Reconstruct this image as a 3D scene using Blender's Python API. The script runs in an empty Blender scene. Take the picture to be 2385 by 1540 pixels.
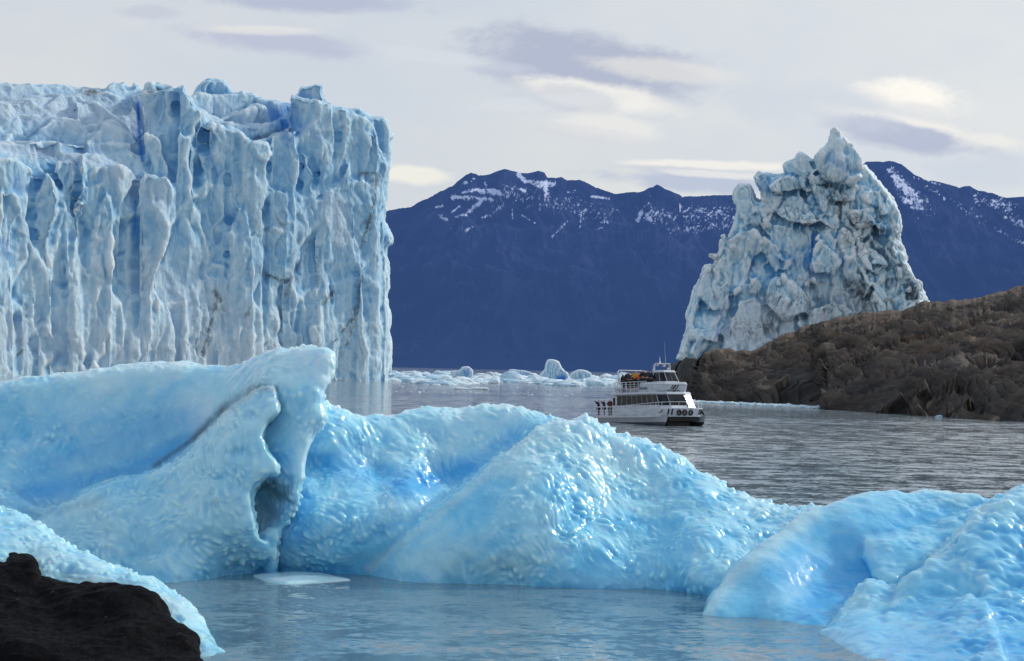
import bpy, bmesh, math, random, os
import numpy as np
from mathutils import Vector, Matrix
R_ = math.radians
random.seed(7)
DEV = ''
scene = bpy.context.scene
col = scene.collection

# ------------------------------------------------------------------ camera
F = 3782.0; CX, CY = 1192.5, 770.0
PITCH = math.atan(88 / F); ROLL = R_(1.3); CAMH = 6.0
fw = np.array([0, math.cos(PITCH), math.sin(PITCH)])
r0 = np.array([1., 0, 0]); u0 = np.array([0, -math.sin(PITCH), math.cos(PITCH)])
RT = math.cos(ROLL) * r0 + math.sin(ROLL) * u0
UP = -math.sin(ROLL) * r0 + math.cos(ROLL) * u0
CAM = np.array([0, 0, CAMH])
cd = bpy.data.cameras.new('camera'); cam = bpy.data.objects.new('camera', cd); col.objects.link(cam)
cam.matrix_world = Matrix([[RT[0], UP[0], -fw[0], 0], [RT[1], UP[1], -fw[1], 0], [RT[2], UP[2], -fw[2], CAMH], [0, 0, 0, 1]])
cd.sensor_width = 36; cd.lens = 36 * F / 2385.0
cd.clip_start = 0.5; cd.clip_end = 120000
scene.camera = cam

def ray(px, py):
    px = np.asarray(px, float); py = np.asarray(py, float)
    d = fw[None, :] + ((px - CX) / F).reshape(-1, 1) * RT + (-(py - CY) / F).reshape(-1, 1) * UP
    return d
def at(px, py, Y):
    d = ray(px, py); Y = np.broadcast_to(np.asarray(Y, float), (len(d),))
    return CAM + d * (Y / d[:, 1])[:, None]
def wd(px, py):                       # depth at which the sight line meets the water
    d = ray([px], [py])[0]
    return float(-CAMH / d[2] * d[1])
def proj(P):
    q = P - CAM
    z = q @ fw
    return CX + F * (q @ RT) / z, CY - F * (q @ UP) / z

# ------------------------------------------------------------------ noise
def _h(ix, iy, iz, s=0):
    n = (ix.astype(np.int64) * 374761393 + iy.astype(np.int64) * 668265263 + iz.astype(np.int64) * 2147483647 + s * 1274126177) & 0xffffffff
    n = ((n ^ (n >> 13)) * 1274126177) & 0xffffffff
    n = ((n ^ (n >> 16)) * 2246822519) & 0xffffffff
    n = n ^ (n >> 15)
    return (n & 0xffffff) / float(0xffffff)
def vnoise(P, s=0):
    i = np.floor(P); f = P - i; i = i.astype(np.int64)
    u = f * f * f * (f * (f * 6 - 15) + 10)
    r = 0
    for a in (0, 1):
        wx = u[:, 0] if a else 1 - u[:, 0]
        for b in (0, 1):
            wy = u[:, 1] if b else 1 - u[:, 1]
            for c in (0, 1):
                wz = u[:, 2] if c else 1 - u[:, 2]
                r = r + wx * wy * wz * _h(i[:, 0] + a, i[:, 1] + b, i[:, 2] + c, s)
    return r * 2 - 1
def fbm(P, o=4, s=0, g=0.5):
    r = 0; a = 1; t = 0; Q = P.copy()
    for k in range(o):
        r = r + a * vnoise(Q, s + k * 17); t += a; a *= g; Q = Q * 2.03 + 11.7
    return r / t
def ridged(P, o=3, s=0):
    r = 0; a = 1; t = 0; Q = P.copy()
    for k in range(o):
        r = r + a * (1 - np.abs(vnoise(Q, s + k * 13)) * 2.2); t += a; a *= .5; Q = Q * 2.1 + 5.3
    return r / t
def voro(P, s=0):
    i = np.floor(P).astype(np.int64)
    f1 = np.full(len(P), 9.); f2 = np.full(len(P), 9.)
    for a in (-1, 0, 1):
        for b in (-1, 0, 1):
            for c in (-1, 0, 1):
                x, y, z = i[:, 0] + a, i[:, 1] + b, i[:, 2] + c
                d = np.sqrt((x + _h(x, y, z, s) - P[:, 0]) ** 2 + (y + _h(x, y, z, s + 1) - P[:, 1]) ** 2 + (z + _h(x, y, z, s + 2) - P[:, 2]) ** 2)
                m = d < f1
                f2 = np.where(m, f1, np.minimum(f2, d)); f1 = np.where(m, d, f1)
    return f1, f2
def voroid(P, s=0):
    i = np.floor(P).astype(np.int64); f1 = np.full(len(P), 9.); f2 = f1.copy(); hid = np.zeros(len(P)); tl = np.zeros((len(P), 3))
    for a in (-1, 0, 1):
        for b in (-1, 0, 1):
            for c in (-1, 0, 1):
                x, y, z = i[:, 0] + a, i[:, 1] + b, i[:, 2] + c
                q = np.c_[x + _h(x, y, z, s), y + _h(x, y, z, s + 1), z + _h(x, y, z, s + 2)] - P
                d = np.sqrt((q ** 2).sum(1)); m = d < f1
                f2 = np.where(m, f1, np.minimum(f2, d)); f1 = np.where(m, d, f1)
                hid = np.where(m, _h(x, y, z, s + 5), hid); tl = np.where(m[:, None], q, tl)
    return f1, f2, hid, tl
def blocks(P, cell, s):
    """broken-block relief: every cell gets its own height and its own tilted face, with a cut between cells"""
    f1, f2, hid, tl = voroid(P / cell, s)
    g1 = (hid * 7.13) % 1 - .5; g2 = (hid * 13.7) % 1 - .5; g3 = (hid * 29.3) % 1 - .5
    edge = sst(f2 - f1, .0, .22)
    return ((hid - .5) + 1.3 * (tl[:, 0] * g1 + tl[:, 1] * g2 + tl[:, 2] * g3)) * edge
def sst(x, a, b):
    t = np.clip((x - a) / (b - a), 0, 1); return t * t * (3 - 2 * t)

# ------------------------------------------------------------------ geometry helpers
def tag(o, label=None, cat=None, group=None, kind=None):
    if label: o['label'] = label
    if cat: o['category'] = cat
    if group: o['group'] = group
    if kind: o['kind'] = kind
    return o
def mesh_obj(name, me, mat, parent=None):
    o = bpy.data.objects.new(name, me); col.objects.link(o)
    if mat: 
        me.materials.clear(); me.materials.append(mat)
    if parent: o.parent = parent
    return o
def np_mesh(name, V, Fq, smooth=True):
    me = bpy.data.meshes.new(name)
    V = np.asarray(V, np.float32); Fq = np.asarray(Fq, np.int32)
    me.vertices.add(len(V)); me.vertices.foreach_set('co', V.ravel())
    k = Fq.shape[1]
    me.loops.add(Fq.size); me.loops.foreach_set('vertex_index', Fq.ravel())
    me.polygons.add(len(Fq)); me.polygons.foreach_set('loop_start', np.arange(0, Fq.size, k, dtype=np.int32))
    me.update(calc_edges=True); me.validate()
    if smooth: me.polygons.foreach_set('use_smooth', np.ones(len(me.polygons), bool))
    return me
def setattrf(me, name, a):
    at_ = me.attributes.new(name, 'FLOAT', 'POINT'); at_.data.foreach_set('value', np.asarray(a, np.float32))

def catmull(pts, sub=4, closed=True):
    P = np.array(pts, float); n = len(P); out = []
    for i in range(n if closed else n - 1):
        if closed: a, b, c, d = P[i - 1], P[i], P[(i + 1) % n], P[(i + 2) % n]
        else: a, b, c, d = P[max(i - 1, 0)], P[i], P[i + 1], P[min(i + 2, n - 1)]
        L = np.linalg.norm(c - b) + 1e-9
        m1 = c - a; m1 = m1 / (np.linalg.norm(m1) + 1e-9) * min(L, np.linalg.norm(b - a)) * .9
        m2 = d - b; m2 = m2 / (np.linalg.norm(m2) + 1e-9) * min(L, np.linalg.norm(d - c)) * .9
        nb = lambda q: q / (np.linalg.norm(q) + 1e-9)
        m1 = m1 * max(0., float(nb(b - a) @ nb(c - b))); m2 = m2 * max(0., float(nb(c - b) @ nb(d - c)))
        for k in range(sub):
            t = k / sub
            out.append((2 * t ** 3 - 3 * t * t + 1) * b + (t ** 3 - 2 * t * t + t) * m1 + (-2 * t ** 3 + 3 * t * t) * c + (t ** 3 - t * t) * m2)
    if not closed: out.append(P[-1])
    return np.array(out)
def inside(x, y, poly):
    r = np.zeros(len(x), bool); n = len(poly)
    for i in range(n):
        x1, y1 = poly[i]; x2, y2 = poly[(i + 1) % n]
        if y1 == y2: continue
        c = ((y1 > y) != (y2 > y)) & (x < (x2 - x1) * (y - y1) / (y2 - y1) + x1)
        r ^= c
    return r
def seg_dist(x, y, poly):
    best = np.full(len(x), 1e9); bx = x.copy(); by = y.copy(); n = len(poly)
    for i in range(n):
        a = poly[i]; b = poly[(i + 1) % n]; ab = b - a; L = ab @ ab + 1e-9
        t = np.clip(((x - a[0]) * ab[0] + (y - a[1]) * ab[1]) / L, 0, 1)
        qx = a[0] + t * ab[0]; qy = a[1] + t * ab[1]
        d = np.hypot(x - qx, y - qy); m = d < best
        best = np.where(m, d, best); bx = np.where(m, qx, bx); by = np.where(m, qy, by)
    return best, bx, by
def depth_field(ctrl):
    C = np.array(ctrl, float); n = len(C)
    if n < 3:
        v = float(C[:, 2].mean()); return lambda x, y: np.full(len(x), v)
    def phi(r): return r * r * np.log(r + 1e-6)
    S = 300.
    A = np.zeros((n + 3, n + 3)); d = np.hypot(C[:, None, 0] - C[None, :, 0], C[:, None, 1] - C[None, :, 1]) / S
    A[:n, :n] = phi(d) + np.eye(n) * 1e-3
    A[:n, n] = 1; A[:n, n + 1] = C[:, 0] / S; A[:n, n + 2] = C[:, 1] / S; A[n:, :n] = A[:n, n:].T
    w = np.linalg.solve(A + np.eye(n + 3) * 1e-9, np.r_[C[:, 2], 0, 0, 0])
    def f(x, y):
        r = w[n] + w[n + 1] * x / S + w[n + 2] * y / S
        for i in range(n): r = r + w[i] * phi(np.hypot(x - C[i, 0], y - C[i, 1]) / S)
        return r
    return f

class Soup:
    """collects closed solids that are then merged into one ice body"""
    def __init__(s): s.V = []; s.F = []; s.n = 0
    def piece(s, outline, depth, tf, tb, R, step, sub=4, rough=0.0, seed=0):
        poly = catmull(outline, sub)
        if rough:
            k = np.c_[poly * .08, np.full(len(poly), seed * 3.1)]
            poly = poly + np.c_[vnoise(k, 3), vnoise(k, 9)] * rough
        D = depth if callable(depth) else depth_field(depth)
        x0, y0 = poly.min(0) - step; x1, y1 = poly.max(0) + step
        gx = np.arange(x0, x1 + step, step); gy = np.arange(y0, y1 + step, step)
        X, Y = np.meshgrid(gx, gy); nx, ny = len(gx), len(gy)
        cx = (X[:-1, :-1] + step / 2).ravel(); cy = (Y[:-1, :-1] + step / 2).ravel()
        ins = inside(cx, cy, poly).reshape(ny - 1, nx - 1)
        if not ins.any(): return
        cnt = np.zeros((ny, nx), int)
        cnt[:-1, :-1] += ins; cnt[1:, :-1] += ins; cnt[:-1, 1:] += ins; cnt[1:, 1:] += ins
        used = (cnt > 0).ravel(); bnd = ((cnt > 0) & (cnt < 4)).ravel()
        xs = X.ravel()[used]; ys = Y.ravel()[used]; b = bnd[used]
        d, qx, qy = seg_dist(xs, ys, poly)
        xs = np.where(b, qx, xs); ys = np.where(b, qy, ys); d = np.where(b, 0, d)
        p = np.sqrt(np.clip(1 - (1 - np.clip(d / R, 0, 1)) ** 2, 0, 1))
        Dm = D(xs, ys) + tf
        front = at(xs, ys, Dm - tf * p); back = at(xs, ys, Dm + tb * p + .01)
        idf = -np.ones(nx * ny, int); idf[used] = np.arange(used.sum())
        idb = idf.copy(); nb = used & ~bnd; idb[nb] = used.sum() + np.arange(nb.sum())
        J, I = np.nonzero(ins); a = J * nx + I
        q = np.stack([a, a + nx, a + nx + 1, a + 1], 1)
        Fq = np.concatenate([idf[q], idb[q[:, ::-1]]]) + s.n
        V = np.concatenate([front, back[nb[used]]])
        s.V.append(V); s.F.append(Fq); s.n += len(V)
    def blob(s, c, r, seed=0, rot=0):
        bm = bmesh.new(); bmesh.ops.create_icosphere(bm, subdivisions=3, radius=1)
        V = np.array([v.co for v in bm.verts]); Fq = np.array([[v.index for v in f.verts] for f in bm.faces]); bm.free()
        V = V * (1 + .25 * fbm(V * 1.4 + seed * 7.7, 3, seed))[:, None] * np.array(r)
        cr, sr = math.cos(rot), math.sin(rot)
        V = np.c_[V[:, 0] * cr - V[:, 2] * sr, V[:, 1], V[:, 0] * sr + V[:, 2] * cr] + np.array(c)
        Fq = np.c_[Fq, Fq[:, 2:3]]
        s.V.append(V); s.F.append(Fq + s.n); s.n += len(V)
    def merge(s, name, voxel):
        V = np.concatenate(s.V); Fq = np.concatenate(s.F)
        tri = Fq[:, 2] == Fq[:, 3]
        me = bpy.data.meshes.new('soup')
        me.from_pydata(V.tolist(), [], [f[:3] if t else f for f, t in zip(Fq.tolist(), tri)])
        o = bpy.data.objects.new('soup', me); col.objects.link(o)
        m = o.modifiers.new('r', 'REMESH'); m.mode = 'VOXEL'; m.voxel_size = voxel; m.adaptivity = 0
        dg = bpy.context.evaluated_depsgraph_get()
        out = bpy.data.meshes.new_from_object(o.evaluated_get(dg), depsgraph=dg)
        bpy.data.objects.remove(o); out.name = name
        return out

def arrays(me):
    V = np.empty(len(me.vertices) * 3, np.float32); me.vertices.foreach_get('co', V)
    E = np.empty(len(me.edges) * 2, np.int32); me.edges.foreach_get('vertices', E)
    return V.reshape(-1, 3).astype(float), E.reshape(-1, 2)
def smooth_np(V, E, it, f=.5):
    n = len(V); deg = np.bincount(E.ravel(), minlength=n).astype(float); deg[deg == 0] = 1
    for _ in range(it):
        A = np.empty_like(V)
        for k in range(V.shape[1]):
            A[:, k] = (np.bincount(E[:, 0], V[E[:, 1], k], n) + np.bincount(E[:, 1], V[E[:, 0], k], n)) / deg
        V = V + (A - V) * f
    return V
def put(me, V):
    me.vertices.foreach_set('co', V.astype(np.float32).ravel()); me.update()
def normals(me):
    N = np.empty(len(me.vertices) * 3, np.float32); me.vertices.foreach_get('normal', N)
    return N.reshape(-1, 3).astype(float)
def convexity(me, V, E, it):
    S = smooth_np(V.copy(), E, it); N = normals(me)
    return ((V - S) * N).sum(1)
def smoothshade(me): me.polygons.foreach_set('use_smooth', np.ones(len(me.polygons), bool))
def caps(px, py, lst):
    """mask from soft capsules x0,y0,x1,y1,w,strength"""
    m = np.zeros(len(px))
    for x0, y0, x1, y1, w, st in lst:
        dx, dy = x1 - x0, y1 - y0; L = dx * dx + dy * dy + 1e-6
        t = np.clip(((px - x0) * dx + (py - y0) * dy) / L, 0, 1)
        d = np.hypot(px - x0 - t * dx, py - y0 - t * dy)
        m = np.maximum(m, st * np.exp(-(d / w) ** 2))
    return m

# ------------------------------------------------------------------ materials
class NT:
    def __init__(s, name=None, world=None):
        if world: s.nt = world.node_tree
        else:
            s.m = bpy.data.materials.new(name); s.m.use_nodes = True; s.nt = s.m.node_tree
        s.nt.nodes.clear()
    def n(s, t, **kw):
        nd = s.nt.nodes.new(t)
        for k, v in kw.items():
            if k.startswith('i_'):
                key = k[2:]; key = int(key) if key.isdigit() else key.replace('_', ' ')
                s.set(nd.inputs[key], v)
            else: setattr(nd, k, v)
        return nd
    def set(s, inp, v):
        if isinstance(v, bpy.types.NodeSocket): s.nt.links.new(v, inp)
        else: inp.default_value = v
    def math(s, op, a, b=None, c=None, clamp=False):
        nd = s.nt.nodes.new('ShaderNodeMath'); nd.operation = op; nd.use_clamp = clamp
        s.set(nd.inputs[0], a)
        if b is not None: s.set(nd.inputs[1], b)
        if c is not None: s.set(nd.inputs[2], c)
        return nd.outputs[0]
    def mix(s, f, a, b, bl='MIX'):
        nd = s.nt.nodes.new('ShaderNodeMix'); nd.data_type = 'RGBA'; nd.blend_type = bl; nd.clamp_factor = True
        s.set(nd.inputs[0], f); s.set(nd.inputs[6], c4(a)); s.set(nd.inputs[7], c4(b))
        return nd.outputs[2]
    def ramp(s, f, stops, interp='LINEAR'):
        nd = s.nt.nodes.new('ShaderNodeValToRGB'); cr = nd.color_ramp; cr.interpolation = interp
        while len(cr.elements) < len(stops): cr.elements.new(.5)
        for e, (p, c) in zip(cr.elements, stops): e.position = p; e.color = c4(c) if not isinstance(c, (int, float)) else (c, c, c, 1)
        s.set(nd.inputs[0], f); return nd.outputs[0]
    def mapr(s, f, a, b, c=0., d=1., sm=True):
        nd = s.nt.nodes.new('ShaderNodeMapRange'); nd.clamp = True
        if sm: nd.interpolation_type = 'SMOOTHSTEP'
        for i, v in enumerate((f, a, b, c, d)): s.set(nd.inputs[i], v)
        return nd.outputs[0]
    def noise(s, vec, scale, detail=4, rough=.55, dist=0.):
        nd = s.nt.nodes.new('ShaderNodeTexNoise'); s.set(nd.inputs['Vector'], vec)
        nd.inputs['Scale'].default_value = scale; nd.inputs['Detail'].default_value = detail
        nd.inputs['Roughness'].default_value = rough; nd.inputs['Distortion'].default_value = dist
        return nd.outputs[0]
    def mapping(s, vec, scale=(1, 1, 1), rot=(0, 0, 0), loc=(0, 0, 0)):
        nd = s.nt.nodes.new('ShaderNodeMapping'); s.set(nd.inputs[0], vec)
        nd.inputs['Scale'].default_value = scale; nd.inputs['Rotation'].default_value = rot; nd.inputs['Location'].default_value = loc
        return nd.outputs[0]
    def attr(s, name):
        nd = s.nt.nodes.new('ShaderNodeAttribute'); nd.attribute_name = name; return nd.outputs['Fac']
    def bump(s, h, strength, dist, nrm=None):
        nd = s.nt.nodes.new('ShaderNodeBump'); s.set(nd.inputs['Height'], h)
        nd.inputs['Strength'].default_value = strength; nd.inputs['Distance'].default_value = dist
        if nrm is not None: s.set(nd.inputs['Normal'], nrm)
        return nd.outputs[0]
    def pbr(s, color, rough=.5, normal=None, **kw):
        p = s.nt.nodes.new('ShaderNodeBsdfPrincipled'); s.set(p.inputs['Base Color'], c4(color)); s.set(p.inputs['Roughness'], rough)
        if normal is not None: s.set(p.inputs['Normal'], normal)
        for k, v in kw.items(): s.set(p.inputs[k.replace('_', ' ')], v)
        return p.outputs[0]
    def out(s, sh):
        o = s.nt.nodes.new('ShaderNodeOutputMaterial'); s.nt.links.new(sh, o.inputs[0]); return s.m
def c4(c):
    if isinstance(c, bpy.types.NodeSocket): return c
    c = tuple(c); return c if len(c) == 4 else c + (1.,)
def simple(name, color, rough=.5, metal=0., bumpy=0.02, var=.12):
    t = NT(name); g = t.n('ShaderNodeTexCoord').outputs['Object']
    n = t.noise(g, 1.7, 5)
    c = t.mix(t.mapr(n, .3, .7), tuple(x * (1 - var) for x in color), tuple(min(x * (1 + var), 1) for x in color))
    nr = t.bump(t.noise(g, 9, 3), .3, bumpy) if bumpy else None
    return t.out(t.pbr(c, rough, nr, Metallic=metal))

def ice_near(name='near_ice_material'):
    t = NT(name); g = t.n('ShaderNodeNewGeometry').outputs['Position']
    vex = t.attr('vex'); blue = t.attr('blue'); dirt = t.attr('dirt'); pale = t.attr('pale')
    n1 = t.noise(g, .55, 5, .55, .6); n2 = t.noise(g, 3.2, 4)
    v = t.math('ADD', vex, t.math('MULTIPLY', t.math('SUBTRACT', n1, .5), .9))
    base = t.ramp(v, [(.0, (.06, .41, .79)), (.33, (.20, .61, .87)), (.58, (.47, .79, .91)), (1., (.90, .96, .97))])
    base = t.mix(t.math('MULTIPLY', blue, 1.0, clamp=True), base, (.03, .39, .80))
    base = t.mix(t.math('MULTIPLY', pale, 1.0, clamp=True), base, (.50, .76, .84))
    dn = t.math('MULTIPLY', dirt, t.mapr(n2, .25, .6, .45, 1.), clamp=True)
    base = t.mix(dn, base, (.045, .05, .06))
    h = t.noise(g, 14, 4, .6)
    nr = t.bump(h, .25, .02)
    nr = t.bump(t.noise(g, 5.0, 2, .5), .35, .05, nr)
    rough = t.mapr(n2, .3, .7, .12, .26)
    sh = t.pbr(base, rough, nr, Subsurface_Weight=.55, Subsurface_Scale=.55, Subsurface_Radius=(.12, .5, 1.), IOR=1.31, Coat_Weight=.35, Coat_Roughness=.09)
    return t.out(sh)
def ice_far(name='glacier_ice_material', veins=1.0, sc=1.0, stops=((.10, .32, .62), (.31, .57, .79), (.52, .73, .86), (.85, .93, .96))):
    t = NT(name); g = t.n('ShaderNodeNewGeometry').outputs['Position']
    vex = t.attr('vex'); blue = t.attr('blue'); dirt = t.attr('dirt'); pale = t.attr('pale')
    n1 = t.noise(g, .035 * sc, 6, .6, .5); n2 = t.noise(t.mapping(g, (1, 1, .3)), .25 * sc, 5, .65)
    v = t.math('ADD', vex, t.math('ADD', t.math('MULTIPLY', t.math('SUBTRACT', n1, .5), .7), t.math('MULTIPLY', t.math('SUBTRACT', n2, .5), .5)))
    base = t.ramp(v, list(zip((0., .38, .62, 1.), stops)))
    base = t.mix(t.math('MULTIPLY', pale, 1.0, clamp=True), base, (.64, .71, .79))
    base = t.mix(t.math('MULTIPLY', blue, 1.0, clamp=True), base, (.008, .19, .66))
    # dirt veins: thin dark lines
    w = t.noise(t.mapping(g, (1, 1, .45), (0, .5, 0)), .11 * sc, 5, .6, 1.2)
    line = t.mapr(t.math('ABSOLUTE', t.math('SUBTRACT', w, .5)), .0, .022, 1., 0.)
    spots = t.mapr(t.noise(g, .4 * sc, 5, .7), .5, .72)
    d = t.math('MULTIPLY', t.math('MAXIMUM', line, t.math('MULTIPLY', spots, .7)), dirt, clamp=True)
    film = t.math('MULTIPLY', t.mapr(t.noise(g, .16 * sc, 4, .6), .45, .75), t.math('MULTIPLY', dirt, .55))
    base = t.mix(film, base, (.34, .34, .35))
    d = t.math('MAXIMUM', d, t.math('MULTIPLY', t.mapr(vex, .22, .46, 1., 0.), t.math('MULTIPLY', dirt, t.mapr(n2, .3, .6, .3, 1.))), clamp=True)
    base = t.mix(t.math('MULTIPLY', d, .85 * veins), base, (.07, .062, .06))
    base = t.mix(t.math('MULTIPLY', t.attr('stain'), t.mapr(n2, .25, .6, .55, 1.), clamp=True), base, (.045, .04, .042))
    nr = t.bump(t.noise(t.mapping(g, (1, 1, .6)), .9 * sc, 6, .7), .8, .9 / sc)
    sh = t.pbr(base, .55, nr, IOR=1.31, Subsurface_Weight=.0)
    return t.out(sh)
M_NEAR = ice_near(); M_FAR = ice_far(); M_PIN = ice_far('pinnacle_ice_material', 1.0, 1.7, ((.13, .40, .68), (.42, .67, .84), (.68, .84, .91), (.93, .97, .98)))

# ------------------------------------------------------------------ light and sky
SUN_AZ, SUN_EL = R_(62), R_(31)
sdir = np.array([math.sin(SUN_AZ) * math.cos(SUN_EL), math.cos(SUN_AZ) * math.cos(SUN_EL), math.sin(SUN_EL)])
sl = bpy.data.lights.new('sun', 'SUN'); sl.energy = 2.0; sl.angle = R_(4); sl.color = (1, .95, .87)
so = bpy.data.objects.new('sun', sl); col.objects.link(so)
so.rotation_euler = Vector(sdir.tolist()).to_track_quat('Z', 'Y').to_euler()

w = bpy.data.worlds.new('World'); scene.world = w; w.use_nodes = True
t = NT(world=w)
sky = t.n('ShaderNodeTexSky', sky_type='NISHITA'); sky.sun_disc = False
sky.sun_elevation = SUN_EL; sky.sun_rotation = SUN_AZ; sky.air_density = 1.0; sky.dust_density = 1.5
g = t.n('ShaderNodeTexCoord').outputs['Generated']
sx = t.n('ShaderNodeSeparateXYZ', i_0=g)
yy = t.math('MAXIMUM', t.math('ABSOLUTE', sx.outputs[1]), .06)
U = t.math('DIVIDE', sx.outputs[0], yy); V = t.math('DIVIDE', sx.outputs[2], yy)
comb = t.n('ShaderNodeCombineXYZ', i_0=U, i_1=t.math('MULTIPLY', V, 2.1), i_2=sx.outputs[1]).outputs[0]
nA = t.noise(comb, 8., 6, .58, .3); nB = t.noise(comb, 26., 7, .65, .3); nC = t.noise(comb, 3.2, 4, .5, .3)
front = t.mapr(sx.outputs[1], .0, .5)
el = t.mapr(sx.outputs[2], 0., .9)
# high thin overcast, brighter and warmer towards the horizon, bluer overhead and behind
veil = t.ramp(el, [(0., (.79, .775, .735)), (.08, (.76, .775, .785)), (.25, (.68, .73, .79)), (1., (.42, .54, .70))])
soft = t.mix(t.mapr(nC, .42, .68, 0., .55), veil, (.60, .665, .77))
soft = t.mix(t.mapr(nB, .42, .66, 0., .22), soft, (.66, .70, .78))
soft = t.mix(t.mapr(nA, .45, .70, 0., .35), soft, (.83, .82, .78))
skyc = t.mix(.16, soft, t.mix(1., sky.outputs[0], (.11, .11, .11), 'MULTIPLY'))
def uv(px, py):
    d = ray([px], [py])[0]; return d[0] / d[1], d[2] / d[1]
cloudcol = skyc
CL = [ # px, py, half width, half height, tilt, colour, strength
 (700, 2, 250, 26, .02, (.45, .50, .66), .75), (340, 28, 80, 16, 0, (.52, .56, .68), .45),
 (650, 95, 230, 24, .04, (.50, .54, .68), .80), (600, 70, 140, 12, -.02, (.86, .84, .80), .5),
 (1350, 148, 270, 74, .12, (.45, .50, .63), 1.), (1160, 160, 80, 14, -.05, (.50, .54, .68), .6), (1560, 165, 170, 22, .08, (.80, .79, .76), .6),
 (1400, 225, 170, 26, .12, (.90, .885, .84), .8), (1340, 232, 90, 24, .1, (.58, .61, .70), .55), (1440, 300, 110, 26, .1, (.87, .86, .82), .6), (1420, 318, 120, 16, .1, (.66, .68, .73), .4),
 (2130, 225, 140, 40, .12, (.98, .95, .88), .95), (2090, 292, 200, 30, .16, (.90, .88, .83), .9), (2095, 312, 190, 30, .17, (.47, .52, .66), 1.), (2300, 325, 60, 12, .1, (.86, .85, .81), .5),
 (2150, 252, 70, 16, .1, (.72, .73, .76), .5),
 (1640, 385, 180, 10, -.02, (.92, .89, .83), .75), (1620, 425, 260, 24, .02, (.50, .56, .70), .85), (1600, 400, 170, 9, .03, (.60, .63, .72), .6), (1680, 408, 130, 8, .02, (.86, .85, .82), .6),
 (965, 408, 75, 16, .02, (.90, .88, .80), .75), (1890, 240, 260, 50, .05, (.62, .67, .76), .45), (2330, 400, 130, 40, .1, (.58, .64, .75), .5),
 (1250, 240, 160, 14, -.1, (.74, .78, .82), .3), (1000, 130, 200, 18, .1, (.70, .75, .80), .4)]
uvv = t.n('ShaderNodeCombineXYZ', i_0=U, i_1=V).outputs[0]
wob = t.math('ADD', t.math('MULTIPLY', t.math('SUBTRACT', nA, .5), 2.0), t.math('ADD', t.math('MULTIPLY', t.math('SUBTRACT', nB, .5), 1.5), t.math('MULTIPLY', t.math('SUBTRACT', 1., front), 60.)))
for px, py, a, b, tilt, cc, st in CL:
    uu, vv = uv(px, py)
    mp = t.n('ShaderNodeMapping', vector_type='TEXTURE', i_0=uvv)
    mp.inputs['Location'].default_value = (uu, vv, 0); mp.inputs['Rotation'].default_value = (0, 0, -tilt - .02); mp.inputs['Scale'].default_value = (a * 1.15 / F, b * 1.2 / F, 1)
    ln = t.n('ShaderNodeVectorMath', operation='LENGTH', i_0=mp.outputs[0]).outputs['Value']
    cloudcol = t.mix(t.mapr(t.math('ADD', ln, wob), .45, 1.2, min(st * 1.1, 1.), 0.), cloudcol, cc)
dp = t.math('MAXIMUM', t.n('ShaderNodeVectorMath', operation='DOT_PRODUCT', i_0=g, i_1=tuple(sdir.tolist())).outputs['Value'], 0.)
gl = t.math('ADD', t.math('MULTIPLY', t.math('POWER', dp, 8.), .35), t.math('MULTIPLY', t.math('POWER', dp, 40.), 1.6))
cloudcol = t.mix(1., cloudcol, t.mix(1., (1., .94, .84), t.n('ShaderNodeCombineXYZ', i_0=gl, i_1=gl, i_2=gl).outputs[0], 'MULTIPLY'), 'ADD')
bg = t.n('ShaderNodeBackground', i_0=cloudcol, i_1=1.0)
wo = t.n('ShaderNodeOutputWorld'); t.nt.links.new(bg.outputs[0], wo.inputs[0])

# ------------------------------------------------------------------ water
def water():
    t = NT('lake_water_material'); g = t.n('ShaderNodeNewGeometry').outputs['Position']
    dist = t.n('ShaderNodeVectorMath', operation='LENGTH', i_0=g).outputs['Value']
    def slope(scl, rot, scale, detail, rough, amt):
        nd = t.n('ShaderNodeTexNoise'); t.set(nd.inputs['Vector'], t.mapping(g, scl, (0, 0, rot)))
        nd.inputs['Scale'].default_value = scale; nd.inputs['Detail'].default_value = detail; nd.inputs['Roughness'].default_value = rough
        nd.inputs['Distortion'].default_value = .3
        a = t.n('ShaderNodeVectorMath', operation='SUBTRACT', i_0=nd.outputs['Color'], i_1=(.5, .5, .5)).outputs[0]
        a = t.n('ShaderNodeVectorMath', operation='MULTIPLY', i_0=a, i_1=(.6, 1., 0.)).outputs[0]
        sc = t.n('ShaderNodeVectorMath', operation='SCALE', i_0=a); t.set(sc.inputs['Scale'], amt); return sc.outputs[0]
    calm = t.mapr(t.noise(t.mapping(g, (.35, 1, 1), (0, 0, .1)), .022, 4, .6, .3), .34, .66, .35, 1.25)
    calm = t.math('MULTIPLY', calm, t.mapr(dist, 40., 110., .62, 1.))
    far = t.mapr(dist, 150., 700., 1., .6)
    k = t.math('MULTIPLY', calm, far)
    a = slope((.55, 1, 1), .2, 1.6, 3, .6, t.math('MULTIPLY', k, .55))
    b = slope((.7, 1, 1), -.1, .55, 5, .62, t.math('MULTIPLY', k, 1.15))
    c = slope((.6, 1, 1), .05, 6., 2, .5, t.math('MULTIPLY', k, .9))
    v = t.n('ShaderNodeVectorMath', operation='ADD', i_0=a, i_1=b).outputs[0]
    v = t.n('ShaderNodeVectorMath', operation='ADD', i_0=v, i_1=c).outputs[0]
    v = t.n('ShaderNodeVectorMath', operation='ADD', i_0=v, i_1=(0, 0, 1)).outputs[0]
    nr = t.n('ShaderNodeVectorMath', operation='NORMALIZE', i_0=v).outputs[0]
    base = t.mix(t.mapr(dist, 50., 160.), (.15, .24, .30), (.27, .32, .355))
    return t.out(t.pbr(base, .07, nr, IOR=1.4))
M_WATER = water()
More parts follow.
